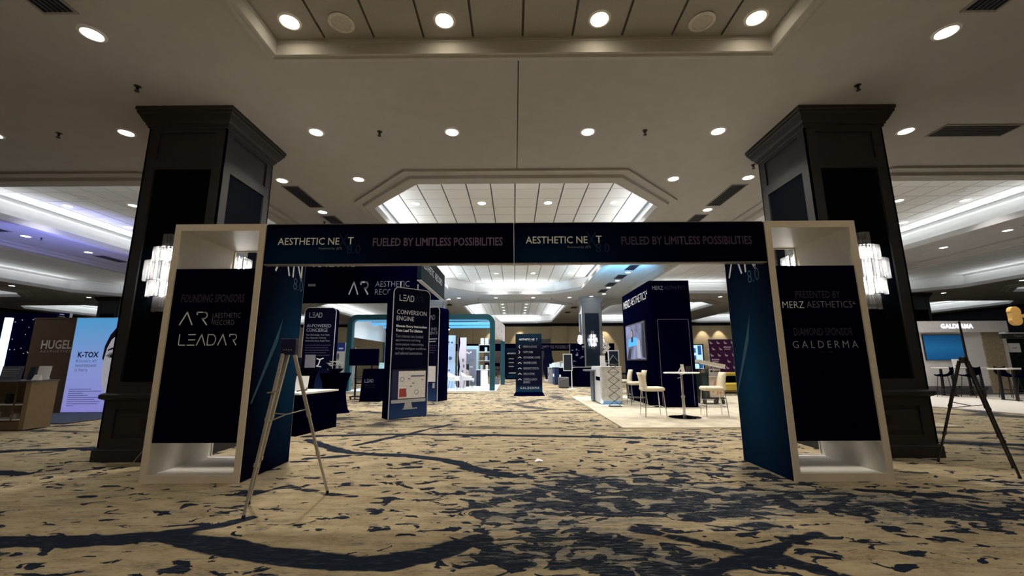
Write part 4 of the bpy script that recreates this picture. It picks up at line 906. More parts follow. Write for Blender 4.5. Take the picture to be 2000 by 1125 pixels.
# orchid, card and cups on the counter
t = thing('orchid','white orchid with dark leaves in a pot on the counter','plant',(2.95,13.7,BF+1.16)); MB().lathe([(.05,0),(.075,.02),(.085,.13),(.08,.13)],12).build('pot', WHITE, t)
LEAF=mat('dark_leaf',(.01,.03,.02),.5)
for i in range(5):
    aa=i*1.25+.3; l=MB(); p0=Vector((0,0,.12)); p1=Vector((.12*math.cos(aa),.12*math.sin(aa),.20)); p2=Vector((.22*math.cos(aa),.22*math.sin(aa),.13)); s_=Vector((-math.sin(aa),math.cos(aa),0))*.03
    l.add([p0,p1-s_,p1+s_,p2,p1+Vector((0,0,-.008))],[(0,1,2),(1,3,2),(0,4,1),(0,2,4),(1,4,3),(2,3,4)]); l.build('leaf', LEAF, t)
MB().tube([(0,0,.1),(.02,.01,.35),(.05,.0,.6),(.10,-.02,.74),(.16,-.04,.70)],.007,6).build('stem', mat('stem_green',(.03,.06,.02),.5), t)
for i,(x,y,z) in enumerate(((.05,-.02,.50),(.09,-.03,.60),(.02,-.02,.62),(.12,-.04,.70),(.06,-.03,.73),(.15,-.05,.62),(.11,-.05,.52),(.0,-.03,.46))):
    f=MB()
    for k in range(5):
        aa=2*PI*k/5+i; f.prism([(x,z),(x+.05*math.cos(aa-.4),z+.05*math.sin(aa-.4)),(x+.065*math.cos(aa),z+.065*math.sin(aa)),(x+.05*math.cos(aa+.4),z+.05*math.sin(aa+.4))], y-.012+.004*k, y-.006+.004*k)
    f.build('blossom', PET, t)
t=stand_sign('counter_sign','white card standing beside the orchid on the counter',(2.84,13.42,BF+1.161),-.1,.16,.34,WHITE,.08)
for i,x in enumerate((2.76,2.82)):
    q=MB().lathe([(.026,0),(.03,.1),(.027,.1),(.024,.01)],12).build('cup',WHITE); q.location=(x,13.2+.1*i,BF+1.161); tag(q,('small white cup at the counter\'s left corner','small white cup next to the card on the counter')[i],'cup')
# bar stools
def bar_stool():
    t = thing('bar_stool','', 'bar stool', group='cream bar stools')       # faces +X, backrest at -X
    MB().rbox(-.24,-.22,.60,.27,.22,.70,.03).build('seat', LEATHER, t, True)
    mb=MB(); n=6
    vs=[]
    for i in range(n+1):
        q=i/n; x=-.23-.055*q+.02*math.sin(q*PI); z=.64+.40*q; th=.07-.02*q
        for yy in (-.21+.01*q,.21-.01*q): vs += [(x,yy,z),(x+th,yy,z)]
    fs=[]
    for i in range(n):
        a=i*4; fs += [(a,a+4,a+6,a+2),(a+1,a+3,a+7,a+5),(a,a+1,a+5,a+4),(a+2,a+6,a+7,a+3)]
    fs += [(0,2,3,1),(n*4,n*4+1,n*4+3,n*4+2)]
    mb.add(vs,fs).build('backrest', LEATHER, t, True)
    for x in (-1,1):
        for y in (-1,1): MB().cyl((x*.21+.015,y*.19,.61),(x*.25+.015,y*.22,.005),.013,8).build('leg', CHROME, t)
    for (a,b) in (((-.22,-.205),(.25,-.205)),((-.22,.205),(.25,.205)),((.25,-.205),(.25,.205)),((-.22,-.205),(-.22,.205))): MB().cyl((a[0],a[1],.23),(b[0],b[1],.23),.009,8).build('footrest', CHROME, t)
    return t
bs = bar_stool(); bs.location=(3.345,10.33,BF); bs['label']='cream bar stool left of the round white table'
copy_thing(bs,(4.88,10.38,BF),PI-.12,'cream bar stool right of the round white table')
copy_thing(bs,(3.78,13.0,BF),PI,'nearer cream bar stool facing the white counter')
copy_thing(bs,(3.72,14.3,BF),PI,'farther cream bar stool behind the other by the counter')
t = thing('bar_table','round white bar table on a chrome pedestal','table',(4.04,10.15,BF))
MB().lathe([(.40,1.02),(.415,1.03),(.415,1.045),(.40,1.05)],28).build('table_top', WHITE, t); MB().lathe([(.035,.05),(.033,.45),(.045,.46),(.045,.5),(.026,.51),(.026,.99),(.11,1.02)],16).build('pedestal', CHROME, t); MB().lathe([(.37,0),(.37,.008),(.2,.025),(.06,.05),(.035,.07)],28).build('base', mat('chrome_dark',(.25,.25,.27),.12,metal=1.0), t)
MB().bar((-.03,-.02,.93),(-.14,-.10,.91),.012,.008).build('lever', CHROME, t)
for i,(x,y,rz,w,h) in enumerate(((4.08,10.12,.5,.11,.19),(4.26,10.25,-.3,.12,.15))): stand_sign('table_card',('tall folded card standing on the round table','dark picture card on the round table')[i],(x,y,BF+1.05),rz,w,h,(mat('card_tan',(.62,.55,.45),.5),BLKM)[i],.15,'card')
# small freestanding sign on white post
def post_sign(label, loc, rz, w, h, z0):
    t=thing('poster_stand',label,'sign stand',loc,rz); MB().box(-w/2,-.015,z0,w/2,.015,z0+h).build('frame', WHITE, t); MB().box(-w/2+.035,-.02,z0+.035,w/2-.035,-.015,z0+h-.035).build('poster', mat('poster_navy',(.010,.018,.030),.4), t); MB().cyl((w/2-.05,.02,.03),(w/2-.05,.02,z0+.4),.022,10).build('post', WHITE, t); MB().lathe([(.22,0),(.22,.02),(.05,.035)],18,(w/2-.05,.02,0)).build('base', WHITE, t)
post_sign('white framed poster stand beside the far black table',(2.66,20.8,0),-.35,.46,.84,.88); post_sign('white framed poster stand behind the lattice brochure stand',(3.62,15.2,BF),.2,.42,.84,.88)
# trolley
t=thing('trolley','utility trolley piled with cartons behind the right bar stool','trolley',(6.1,13.3,BF)); MB().box(-.30,-.25,.16,.42,.25,.20).build('deck', STEELD, t)
for x in (-.24,.10,.34): MB().cyl((x-.02,-.2,.075),(x+.02,-.2,.075),.075,12).build('castor', STEELD, t)
for x in (-.24,.34): MB().cyl((x-.02,.2,.075),(x+.02,.2,.075),.075,12).build('castor', STEELD, t)
MB().tube([(-.30,.22,.2),(-.30,.22,1.25),(-.30,-.22,1.25),(-.30,-.22,.2)],.014,8).build('handle', STEELD, t)
for nm,lab,(x0,y0,z0,x1,y1,z1),m in (('storage_bin','dark green bin on the trolley',(-.27,-.2,.2,-.06,.2,.95),mat('bin_green',(.02,.045,.04),.5)),('carton','cream carton with orange brush marks on the trolley',(-.05,-.22,.2,.38,.2,.86),mat('carton_cream',(.62,.52,.42),.6)),('paper_box','white paper box on top of the trolley carton',(-.03,-.2,.862,.34,.18,1.08),mat('box_white',(.70,.70,.72),.5))):
    r=thing(nm,lab,'box',(6.1,13.3,BF+z0)); MB().rbox(x0,y0,0,x1,y1,z1-z0,.012).build('body',m,r)
    if nm=='carton':
        for q in ((.02,.15,.12,.52),(.14,.1,.22,.36),(.24,.12,.30,.4)): MB().prism([(q[0],q[1]),(q[0]+.05,q[1]),(q[2]+.05,q[3]),(q[2],q[3])],-.224,-.2215).build('brush_print',mat('orange_print',(.60,.22,.08),.5),r)
        MB().box(-.06,-.235,.62,.39,.21,.66).build('lid',mat('carton_cream',(.62,.52,.42)),r)
    if nm=='paper_box': MB().disc(.06,.14,.05,-.204,-.2005,12,rz=.03).build('mark_print',STEELD,r); MB().box(.13,-.204,.12,.3,-.2005,.15).build('text_line',STEELD,r)
r=thing('folded_board','beige folded board lying slanted on the trolley boxes','board',(6.1,13.3,BF+1.1)); mb=MB(); mb.add([(-.32,-.24,.16),(.46,-.24,-.01),(.46,.2,-.01),(-.32,.2,.16),(-.30,-.24,.26),(.5,-.24,.10),(.5,.2,.10),(-.30,.2,.26)],[(0,3,2,1),(4,5,6,7),(0,1,5,4),(1,2,6,5),(2,3,7,6),(3,0,4,7)]); mb.build('board',mat('board_beige',(.60,.54,.44),.6),r); MB().bar((-.32,-.25,.15),(.47,-.25,-.02),.03,.02).build('edge',WHITE,r)
t=thing('low_platform','low white platform on the floor behind the trolley','platform',(6.6,14.6,BF)); MB().rbox(-.6,-.3,0,.5,.3,.14,.02).build('body',WHITE,t); MB().box(-.55,-.31,.05,.45,-.3,.09).build('groove',SILV,t)
# purple backdrop, screen, sofa
t=board('purple_backdrop','purple backdrop with rows of pink moon marks','x' and 9.85,21.0,.0,12.6,2.42,mat('purple_print',(.075,.018,.085),.7,spec=.1),cat='backdrop')
MOON=mat('moon_pink',(.78,.55,.66),.5)
for r_ in range(7):
    for c2 in range(8):
        if (r_,c2) in ((1,3),(3,1),(1,2),(3,0),(5,4),(5,5)): continue
        x=-1.25+.36*c2+.10*(r_%2); z=2.26-.31*r_
        MB().prism([(x-.07,z+.09),(x-.03,z+.03),(x+.02,z-.01),(x+.09,z-.03),(x+.05,z-.08),(x-.02,z-.08),(x-.065,z-.03)],-.004,0).build('moon_print',MOON,t)
for x,z in ((-.45,1.98),(-1.1,1.36)): MB().box(x-.19,-.004,z+.01,x+.19,0,z+.075).build('text_line',MOON,t); MB().box(x-.15,-.004,z-.08,x+.15,0,z-.035).build('text_line',MOON,t)
for i in range(8): MB().disc(-1.42,2.2-.28*i,.035,-.006,0,10).build('edge_lamp',WHITE,t)
t=board('lit_screen','lit pale blue screen beside the purple backdrop',8.9,21.4,.9,9.75,2.2,mat('screen_frame_navy',(.004,.006,.02),.4),cat='screen')
ls=mat('screen_pale',(.55,.85,.95),.5,emit=.9,ecol=(.5,.82,.95)); MB().box(-.4,-.006,.05,.36,0,1.25).build('picture',ls,t)
for q in ((-.2,.85,.02,1.1),(-.2,.5,.02,.72),(.12,.75,.3,1.22),(.14,.08,.34,.4)): MB().box(q[0],-.009,q[1],q[2],-.006,q[3]).build('blue_block',mat('screen_blue',(.03,.15,.5),.5,emit=.5,ecol=(.03,.13,.45)),t)
st=MB(); st.box(-.1,.03,-.9,.1,.06,.05); st.box(-.35,-.15,-.9,.35,.2,-.87); st.build('stand',BLKM,t)
YEL=mat('yellow_upholstery',(.62,.45,.06),.7,noise=20,amt=.08); t=thing('yellow_sofa','yellow sofa with dark cushions behind the trolley','sofa',(9.1,18.0,0))
MB().rbox(-.75,-.4,.08,.75,.4,.42,.05).build('seat_base',YEL,t); MB().rbox(-.75,.2,.4,.75,.45,.85,.05).build('backrest',YEL,t); MB().rbox(-.9,-.4,.08,-.74,.45,.6,.04).build('armrest',YEL,t); MB().rbox(.74,-.4,.08,.9,.45,.6,.04).build('armrest',YEL,t)
for x in (-.36,.36): MB().rbox(x-.33,-.02,.43,x+.33,.2,.70,.04).build('cushion',BLKF,t)
for x in (-.8,.8):
    for y in (-.33,.38): MB().cyl((x,y,.09),(x,y,0),.025,8).build('foot',STEELD,t)

# ================================================================ far middle: second portal, signs, tables
t=thing('far_portal','far dark portal header with the same violet lettering','portal'); MB().box(-8.5,36,2.28,8.7,36.1,2.9).build('header',BLACK,t)
for x in (-8.5,-.9,8.0): MB().box(x,36,0,x+.6,36.6,2.28).build('post',BLACK,t)
text(t,'FUELED BY LIMITLESS POSSIBILITIES',(1.0,36,2.6),(4.1,.30),LETP,align='L',bold=.02)
t=thing('direction_sign','smaller dark direction sign behind the tall middle one','sign',(-.05,33,0)); MB().box(-.62,-.05,.1,.62,.05,2.42).build('panel',SIGNG,t); MB().box(-.68,-.2,0,.68,.2,.1).build('base',BLACK,t); text(t,'AESTHETIC NEXT',(-.1,-.05,2.0),(.85,.10),LETW,bold=.02)
for i in range(3): MB().box(-.4,-.054,1.55-.3*i,.0,-.05,1.62-.3*i).build('text_line',LETM,t)
MB().box(-.4,-.054,.45,.3,-.05,.5).build('text_line',LETW,t)
t=thing('draped_figure_board','tall dark blue cut-out board standing beside the direction sign','board',(2.42,30,0)); MB().prism([(-.16,.1),(.14,.1),(.40,.7),(.42,1.3),(.30,1.75),(.28,2.35),(-.30,2.35),(-.26,1.8),(-.36,1.3),(-.36,.75)],0,.10).build('cut_out',mat('cutout_navy',(.002,.003,.02),.7,spec=.05),t); MB().box(-.3,-.2,0,.3,.3,.1).build('base',WHITE,t)
def director_chair(loc,label):
    t=thing('tall_folding_chair',label,'chair',loc)
    for s in (-.22,.22): MB().bar((-.25,s,0),(.22,s,.75),.03,.03).build('leg',BLKM,t); MB().bar((.25,s,0),(-.22,s,.75),.03,.03).build('leg',BLKM,t)
    MB().box(-.26,-.24,.74,.26,.24,.78).build('seat',BLKF,t); MB().box(-.26,.2,.78,-.22,.24,1.25).build('upright',BLKM,t); MB().box(.22,.2,.78,.26,.24,1.25).build('upright',BLKM,t); MB().box(-.26,.19,1.02,.26,.215,1.26).build('backrest',BLKF,t)
director_chair((-1.35,31.2,0),'tall black folding chair by the teal booth\'s rear post'); director_chair((-2.1,33,0),'tall black folding chair farther behind the first')
t=thing('draped_table','black draped table with a video wall behind it beside the grey column','table',(4.36,22.6,0)); MB().rbox(-1.05,0,0,1.35,.7,1.02,.02).build('drape',BLKF,t); MB().box(-1.07,-.02,1.02,1.37,.72,1.045).build('table_top',mat('top_grey',(.25,.24,.22),.5),t)
t=board('pattern_backdrop','black backdrop with pale floral pattern left of the grey column',3.25,24.2,0,4.1,2.35,BLACK,cat='backdrop')
random.seed(11)
for i in range(14): 
    x=random.uniform(-.35,.35); z=random.uniform(1.1,2.2); MB().disc(x,z,random.uniform(.02,.09),-.004,0,8,rz=random.uniform(.02,.08)).build('floral_print',(LETM,LETG,LETB2)[i%3],t)
for i,(x,y,m,lab,h) in enumerate(((2.55,23.4,BLKF,'black covered stall table nearest the poster stand',1.0),(2.35,25.2,mat('stall_blue',(.01,.03,.10),.6),'blue covered stall table behind the black one',1.0),(2.2,27.0,mat('stall_grey',(.3,.32,.36),.6),'pale grey stall table farthest along the aisle',.95))):
    t=thing('stall_table',lab,'table',(x,y,0)); MB().rbox(0,-.6,0,.7,.7,h,.02).build('cover',m,t); MB().box(-.006,-.4,.45,0,.4,.62).build('logo_print',(LETW,LETW,LETB)[i],t); MB().box(-.02,-.62,h,.72,.72,h+.025).build('table_top',SILV,t)
    for k in range(3): 
        q=MB().rbox(-.08,-.05,0,.08,.05,.22+.06*k,.01).build('brochure_holder',(CYANW,WHITE,mat('card_grey',(.34,.35,.4)))[k]); q.location=(x+.12+.2*k,y-.3+.35*k,h+.026); tag(q,'%s brochure holder on the %s stall table' % (('cyan','white','grey')[k],('nearest','middle','farthest')[i]),'brochure holder')
t=thing('wheeled_case','grey case standing on the floor by the poster stand','case',(2.5,21.75,0)); MB().rbox(-.22,-.2,.02,.30,.2,.55,.03).build('shell',mat('case_grey',(.10,.105,.11),.4),t); MB().bar((-.2,-.205,.40),(.28,-.205,.52),.02,.01).build('strap',SILV,t); MB().bar((-.1,0,.55),(.16,0,.56),.04,.03).build('handle',BLKM,t)
t=board('booth_wall','dark navy booth wall running behind the grey column',6.2,22.2,0,9.4,2.75,mat('wall_navy_print',(.0025,.006,.014),.7,spec=.05),cat='booth wall'); MB().box(-1.2,-.02,1.7,-.75,0,2.0).build('lit_logo',mat('logo_cyan',(.4,.8,.9),.5,emit=1.2,ecol=(.4,.8,.9)),t); MB().box(-1.45,-.006,1.9,-1.35,0,2.4).build('leaflet',WHITE,t)
# ================================================================ far left booth
t=thing('booth_carpet','blue grey carpet tiles under the tan booth','mat'); MB().hprism([(-14.6,9.5),(-10.1,9.5),(-10.1,12.0),(-14.6,12.0)],.001,.02).build('pile',mat('carpet_blue',(.045,.055,.085),.95,spec=.05,noise=60,amt=.2),t); MB().box(-10.1,9.5,0,-10.07,12,.021).build('edge_strip',STEELD,t)
t=thing('booth_wall','brown booth wall with raised metal letters','booth wall',(-12.95,11.5,.021)); MB().box(-.62,0,0,.56,.2,2.6).build('panel',mat('brown_laminate',(.13,.092,.062),.5,noise=5,amt=.06),t); MB().box(-.63,-.01,2.57,.57,.21,2.60).build('cap',mat('brown_cap',(.13,.09,.06),.5),t)
LETS=mat('brushed_letter',(.85,.80,.75),.5)
text(t,'HUGEL',(-.29,0,1.845),(.86,.25),LETS,align='L',ext=.012,off=.0,bold=.02); text(t,'AESTHETICS',(-.29,0,1.655),(.86,.055),LETS,align='L',ext=.008,space=1.3)
KT=grad_mat('lightbox_print',[(0,(.36,.34,.90)),(.45,(.33,.42,.92)),(1,(.10,.46,.88))],axis=2,lo=0,hi=2.6,emit=.55)
t=thing('lightbox','glowing blue lightbox with K-TOX lettering and half a face','lightbox',(-11.62,11.5,.021)); MB().box(-.76,0,0,.72,.16,2.6).build('case',mat('lightbox_case',(.55,.58,.75),.4),t); MB().box(-.74,-.006,.02,.70,0,2.58).build('lit_print',KT,t); y=-.006
NV=mat('navy_letter',(.012,.014,.06),.5)
text(t,'K-TOX',(-.54,y,1.56),(.58,.16),NV,align='L',bold=.03)
for i,s in enumerate(('Korea\'s #1','neurotoxin','is here')): text(t,s,(-.56,y,1.39-.12*i),((.56,.58,.36)[i],.09 if i!=0 else .085),NV,align='L')
for i in range(9): MB().box(-.62,y-.002,.62-.055*i,-.62+(.62,.9,.4,.55,.95,.75,.9,.85,.2)[i],y,.632-.055*i).build('text_line',LETB2,t)
SK=mat('print_face_pale',(.72,.72,.78),.5,emit=.30,ecol=(.72,.74,.84))
panel_print(t,[(.20,1.35),(.22,.95),(.30,.65),(.42,.42),(.70,.38),(.70,2.15),(.40,2.10),(.26,1.85),(.20,1.6)],SK,y,'face_print')
panel_print(t,[(.16,1.45),(.18,1.8),(.28,2.1),(.45,2.35),(.70,2.5),(.70,2.12),(.48,2.1),(.34,1.98),(.25,1.75),(.20,1.4)],mat('print_black_hair',(.008,.008,.016),.5),y-.003,'hair_print')
panel_print(t,[(.28,1.70),(.40,1.76),(.58,1.71),(.58,1.68),(.40,1.70),(.28,1.66)],mat('print_brow',(.05,.045,.05),.5),y-.003,'brow_print')
panel_print(t,[(.28,1.52),(.36,1.58),(.48,1.58),(.56,1.51),(.46,1.47),(.34,1.47)],WHITE,y-.003,'eye_print'); MB().disc(.42,1.525,.055,y-.009,y-.006,14).build('iris_print',mat('print_brow',(.05,.045,.05)),t); MB().stroke([(.26,1.52),(.36,1.60),(.48,1.60),(.58,1.51)],.015,y-.008,y-.006).build('lid_print',mat('print_brow',(.05,.045,.05)),t)
MB().stroke([(.62,1.45),(.60,1.2),(.54,1.08),(.60,1.02)],.012,y-.006,y-.003).build('nose_print',LETM,t); panel_print(t,[(.50,.74),(.60,.79),(.70,.78),(.70,.68),(.60,.66)],mat('print_lip',(.55,.40,.46),.5),y-.003,'lip_print')
# display counter with glass front
t=thing('display_counter','tan display counter with glass front at the left edge','counter',(-9.95,8.6,0)); TAN=mat('counter_tan',(.26,.185,.10),.5,noise=8,amt=.05); TAND=mat('counter_brown',(.16,.11,.065),.5)
MB().box(-.10,0,.02,0,.5,1.0).build('end_panel',TAN,t); MB().box(-2.6,0,.02,-.10,.5,.18).build('plinth',TAND,t); MB().box(-2.6,.44,.18,-.10,.5,.97).build('rear_panel',TAN,t); MB().box(-2.62,-.02,.97,.01,.52,1.0).build('worktop',mat('top_bluegrey',(.12,.14,.18),.4),t)
for z in (.20,.5,): MB().box(-2.55,.02,z,-.12,.44,z+.02).build('shelf',WHITE,t)
gm=bpy.data.materials.new('counter_glass'); gm.use_nodes=True; nt=gm.node_tree; nt.nodes.remove(nt.nodes['Principled BSDF']); g1=nt.nodes.new('ShaderNodeBsdfTransparent'); g2=nt.nodes.new('ShaderNodeBsdfGlossy'); g2.inputs['Roughness'].default_value=.05; g3=nt.nodes.new('ShaderNodeMixShader'); g3.inputs[0].default_value=.10; nt.links.new(g1.outputs[0],g3.inputs[1]); nt.links.new(g2.outputs[0],g3.inputs[2]); nt.links.new(g3.outputs[0],nt.nodes['Material Output'].inputs[0])
for x0,x1 in ((-2.55,-1.35),(-1.33,-.12)): MB().box(x0,.0,.20,x1,.008,.96).build('glass_pane',gm,t)
for x in (-.30,-1.34): MB().box(x-.012,.008,.2,x+.012,.03,.97).build('glazing_bar',TAND,t)
for i,(x,z,h,m,lab) in enumerate(((-.62,.52,.2,BLKM,'dark product pack on the counter\'s upper glass shelf'),(-.45,.22,.1,WHITE,'white jar on the counter\'s lower glass shelf'),(-.85,.22,.14,SILV,'grey pack on the counter\'s lower glass shelf'),(-.22,.22,.09,WHITE,'small white jar by the counter\'s end panel'))):
    q=MB().rbox(-.06,-.05,0,.06,.05,h,.015).build('product_pack',m); q.location=(-9.95+x,8.8,z+.001); tag(q,lab,'product')
for i,(x,w,h,m,rz,lab) in enumerate(((-.62,.36,.29,mat('sign_slate',(.10,.11,.14),.4),.25,'dark slate sign standing on the tan counter'),(-.28,.20,.27,mat('sign_navy',(.02,.03,.06),.4),-.3,'navy card holder on the tan counter'),(-.08,.24,.29,WHITE,.15,'white card standing at the end of the tan counter'))):
    q=stand_sign('counter_sign',lab,(-9.95+x,8.72+.06*i,1.001),rz,w,h,m,.12)
    if i==0: lines(q,-.14,.22,4,.28,.045,.012,LETM,y=.0)
q=MB(); q.add([(-.07,0,0),(.07,0,0),(.07,.05,.11),(-.07,.05,.11),(-.07,.09,0),(.07,.09,0)],[(0,1,2,3),(0,4,5,1),(3,2,5,4),(0,3,4),(1,5,2)]); q=q.build('leaflet_holder',WHITE); q.location=(-9.93,8.62,1.001); tag(q,'small white leaflet holder at the tan counter\'s corner','leaflet holder')
# dark backdrop with light column
t=board('star_backdrop','dark navy starry backdrop with a glowing white blue column',-19.5,13.6,0,-14.9,3.0,BLACK,cat='backdrop'); MB().cyl((.35,-.06,.9),(.35,-.06,2.85),.10,12).build('light_column',mat('column_glow',(.6,.8,1),.5,emit=1.6,ecol=(.55,.78,1.0)),t)
MB().box(-.30,-.03,.2,-.12,0,2.9).build('blue_strip',mat('strip_blue',(.02,.10,.2),.5,emit=.25,ecol=(.05,.3,.5)),t)
random.seed(5)
for i in range(16): MB().disc(random.uniform(.5,1.3),random.uniform(1.5,2.9),.018,-.004,0,6).build('star_print',LETW,t)
# ================================================================ far right booth
t=thing('booth_floor','white raised floor of the white booth on the right','floor mat'); MB().hprism([(11.9,12.35),(12.6,10.0),(20,9.6),(20,16.9),(13.6,16.9)],.001,.03).build('deck',mat('deck_white',(.60,.56,.50),.5,spec=.3),t); MB().box(13.6,16.9,0,20,16.93,.031).build('edge_strip',SILV,t)
GZ=.031
t=thing('booth_wall','white booth wall with lit brand letters and blue screen','booth wall',(0,0,GZ)); GW=mat('booth_white',(.66,.64,.65),.5)
MB().box(15.78,16.2,0,19.2,16.45,2.80).build('wall_panel',GW,t); MB().box(15.74,16.08,2.37,19.22,16.2,2.80).build('fascia',GW,t)
text(t,'GALDERMA',(17.25,16.08,2.60),(1.24,.18),mat('lit_letter',(1,1,1),.5,emit=1.6,ecol=(.92,.95,1.0)),ext=.012,bold=.03,space=1.15)
MB().box(15.78,16.18,0,19.2,16.2,.32).build('kick_panel',mat('kick_grey',(.12,.12,.125),.6),t)
sl=mat('oak_slat',(.36,.30,.20),.6,noise=12,amt=.2)
for i in range(22): x=18.24+.036*i; MB().box(x,16.16,.05,x+.021,16.2,2.36).build('slat',sl,t)
t=thing('wall_television','blue glowing television on the white booth wall','television',(16.66,16.18,1.82)); MB().rbox(-.75,-.04,-.50,.75,0,.49,.006).build('housing',BLKM,t); MB().box(-.73,-.044,-.48,.73,-.04,.47).build('screen',grad_mat('tv_screen_blue',[(0,(.008,.07,.19)),(.5,(.014,.11,.27)),(1,(.008,.06,.16))],axis=2,lo=-.46,hi=.44,emit=.55),t)
def black_stool(loc,rz,label):
    t=thing('bar_stool',label,'bar stool',loc,rz,'black bar stools'); mb=MB(); n=8; vs=[]
    for i in range(n+1):                                     # bucket shell in side profile, seat to raised back
        q=i/n; y=-.20+.42*min(1,q*1.4); z=.74+(.30*max(0,q-.55)/.45)**1.0 if q>.55 else .76-.02*math.sin(q*PI/.55)
        wv=.22-.03*abs(q-.5)
        for x in (-wv,-wv*.6,0,wv*.6,wv): vs.append((x,y,z+.05*(x/.22)**2))
    fs=[(i*5+k,i*5+k+1,i*5+k+6,i*5+k+5) for i in range(n) for k in range(4)]; m_=len(vs); vs2=[(a,b+.0,c-.03) for a,b,c in vs]
    fs2=[tuple(m_+q for q in f[::-1]) for f in fs]; rim=[]
    per=[k for k in range(5)]+[i*5+4 for i in range(1,n+1)]+[n*5+k for k in (3,2,1,0)]+[i*5 for i in range(n-1,0,-1)]
    for a_,b_ in zip(per,per[1:]+per[:1]): rim.append((a_,b_,b_+m_,a_+m_))
    mb.add(vs+vs2,fs+fs2+rim).build('shell',BLKF,t,True)
    for x in (-1,1):
        for y in (-1,1): MB().cyl((x*.14,y*.13,.73),(x*.22,y*.21,0),.010,6).build('leg',BLKM,t)
    f=MB().tube([(-.20,-.19,.28),(.20,-.19,.28),(.20,.19,.28),(-.20,.19,.28),(-.20,-.19,.28)],.008,6); f.build('footrest',BLKM,t)
def high_table(label,x0,x1,y):
    t=thing('high_table',label,'table',((x0+x1)/2,y,GZ)); w=(x1-x0)/2; MB().rbox(-w,-.3,.98,w,.3,1.03,.008).build('table_top',mat('top_white',(.62,.60,.56),.4),t)
    for x in (-w+.28,w-.28):
        for y in (-.2,.2): MB().bar((x,y,.98),(x+.04*(1 if x>0 else -1),y,0),.07,.05).build('leg',BLKM,t)
        MB().box(x-.05,-.25,0.0,x+.05,.25,.02).build('foot',BLKM,t)
high_table('white topped high table in front of the blue television',15.75,17.3,15.6); high_table('white topped high table at the right edge',15.95,18.1,13.9)
black_stool((15.45,15.15,GZ),.5+PI,'black bar stool nearest the dark column at the white booth'); black_stool((16.2,15.0,GZ),.2+PI,'second black bar stool before the blue television'); black_stool((16.05,13.2,GZ),-.4+PI,'black bar stool behind the black easel'); black_stool((17.1,14.6,GZ),0,'black bar stool behind the right high table')
t=stand_sign('table_card','white menu card standing on the high table',(16.35,15.5,GZ+1.031),0,.26,.30,WHITE,.1); MB().box(-.06,-.0,.05,.08,.004,.08).build('text_line',LETG,t)
# bone shaped sign
t=thing('bone_sign','golden bone shaped sign hanging above the black stall','sign',(16.62,13.2,2.55)); GOLD=mat('bone_gold',(.62,.36,.10),.5,emit=.0)
R_=.17; out=arc(-.55,.30,R_,-30,200,10)+arc(-.55,.03,R_,160,390,10)+arc(.55,.03,R_,150,380,10)+arc(.55,.30,R_,-20,210,10)
MB().prism(out,-.06,.06).build('bone',GOLD,t); text(t,'Xeo',(-.12,-.06,.165),(.42,.14),mat('bone_letter',(.10,.05,.02),.5),bold=.03)
for x in (-.3,.3): MB().cyl((x,0,-.05),(x,0,-.25),.008,6).build('hanger',BLKM,t)
t=thing('pet_stall','black stall with a name strip under the bone sign','stall',(17.0,13.45,GZ)); MB().box(-1.2,-.02,1.98,1.2,.05,2.14).build('name_strip',BLKM,t); text(t,'Puppy Park',(-.55,-.02,2.06),(.5,.08),LETM); MB().box(-1.2,-.025,2.145,1.2,.05,2.165).build('strip_edge',WHITE,t)
for x in (.6,1.17): MB().box(x-.03,0,0,x+.03,.05,1.98).build('post',BLKM,t)
t=board('booth_wall','dark green leafy backdrop right of the white booth',19.4,16.4,0,24,2.3,mat('leafy_dark',(.004,.012,.010),.8,spec=.1,noise=6,amt=.8),cat='booth wall')
q=thing('wall_sign','small white sign on the edge of the white booth','sign',(19.6,16.3,1.62)); MB().box(-.25,0,0,.2,.03,.35).build('panel',WHITE,q); MB().box(-.1,-.004,.15,.05,0,.18).build('text_line',LETG,q)
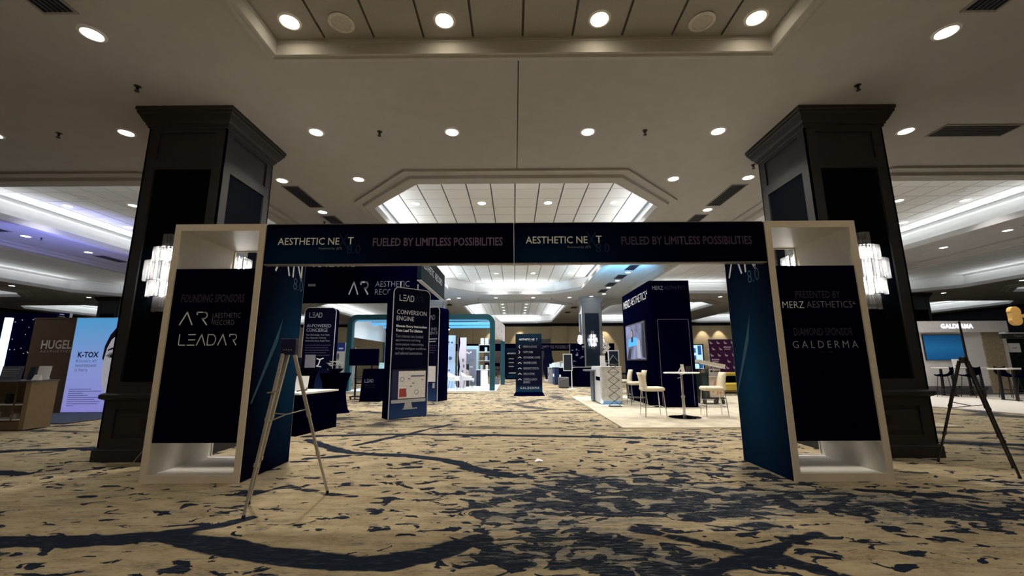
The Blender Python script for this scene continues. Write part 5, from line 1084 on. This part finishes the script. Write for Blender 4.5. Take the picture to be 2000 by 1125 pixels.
# wall washers on the back wall: recessed ceiling spots
for x in (.6,-2.3,19.8,21.5,-9,9.5):
    l=bpy.data.lights.new('wall_washer','SPOT'); l.energy=260; l.color=WARM; l.spot_size=math.radians(62); l.spot_blend=.5; l.shadow_soft_size=.06
    o=bpy.data.objects.new('wall_washer',l); COL.objects.link(o); o.location=(x,YB-.75,ZC-.06); o.rotation_euler=(math.radians(14),0,0)
    downlight(x,YB-.75,ZC-.001,'small wall washer light in the ceiling by the back wall','wall washers')

# added blue lamp, unseen, on the tower roof, washing the ceiling strip behind it
t=thing('added_uplight','small blue lamp added on the roof of the black tower to tint the ceiling','lamp',(4.75,15.0,3.76)); MB().lathe([(.09,0),(.09,.03),(.06,.05),(.06,.11)],14).build('housing',BLKM,t); MB().lathe([(.05,.11),(.05,.115)],14).build('lens',mat('added_uplight_lens',(.3,.7,1),.5,emit=3.0,ecol=(.25,.7,1.0)),t)
l=bpy.data.lights.new('added_uplight_beam','SPOT'); l.energy=1800; l.color=(.15,.6,1.0); l.spot_size=math.radians(70); l.spot_blend=.9; l.shadow_soft_size=.05
o=bpy.data.objects.new('added_uplight_beam',l); COL.objects.link(o); o.location=(4.75,15.0,3.90); o.rotation_euler=(math.radians(180-58),0,0)

t=thing('added_uplight','small violet lamp added on top of the brown booth wall to tint the ceiling','lamp',(-12.95,11.6,2.622)); MB().lathe([(.08,0),(.08,.03),(.055,.05),(.055,.10)],14).build('housing',BLKM,t); MB().lathe([(.045,.10),(.045,.105)],14).build('lens',mat('added_violet_lens',(.4,.4,1),.5,emit=3.0,ecol=(.35,.35,1.0)),t)  # unseen violet lamp, added to tint the ceiling on the left
l=bpy.data.lights.new('added_uplight_beam','SPOT'); l.energy=650; l.color=(.30,.33,1.0); l.spot_size=math.radians(100); l.spot_blend=.9; l.shadow_soft_size=.05
o=bpy.data.objects.new('added_uplight_beam',l); COL.objects.link(o); o.location=(-12.95,11.6,2.76); o.rotation_euler=Vector((.55,-.35,-.76)).to_track_quat('Z','Y').to_euler()
t=thing('clip_spotlight','bright white spotlight clipped under a beam of the teal booth','lamp',(-3.20,20.0,2.95)); MB().cyl((0,0,.30),(0,0,.06),.012,8).build('arm',BLKM,t); MB().lathe([(.05,-.04),(.07,.0),(.05,.06)],14).build('head',BLKM,t); MB().lathe([(.002,-.075),(.04,-.065),(.06,-.03),(.045,-.02)],14).build('bulb',mat('spot_bulb',(1,1,1),.5,emit=25.0,ecol=(.95,.98,1.0)),t)
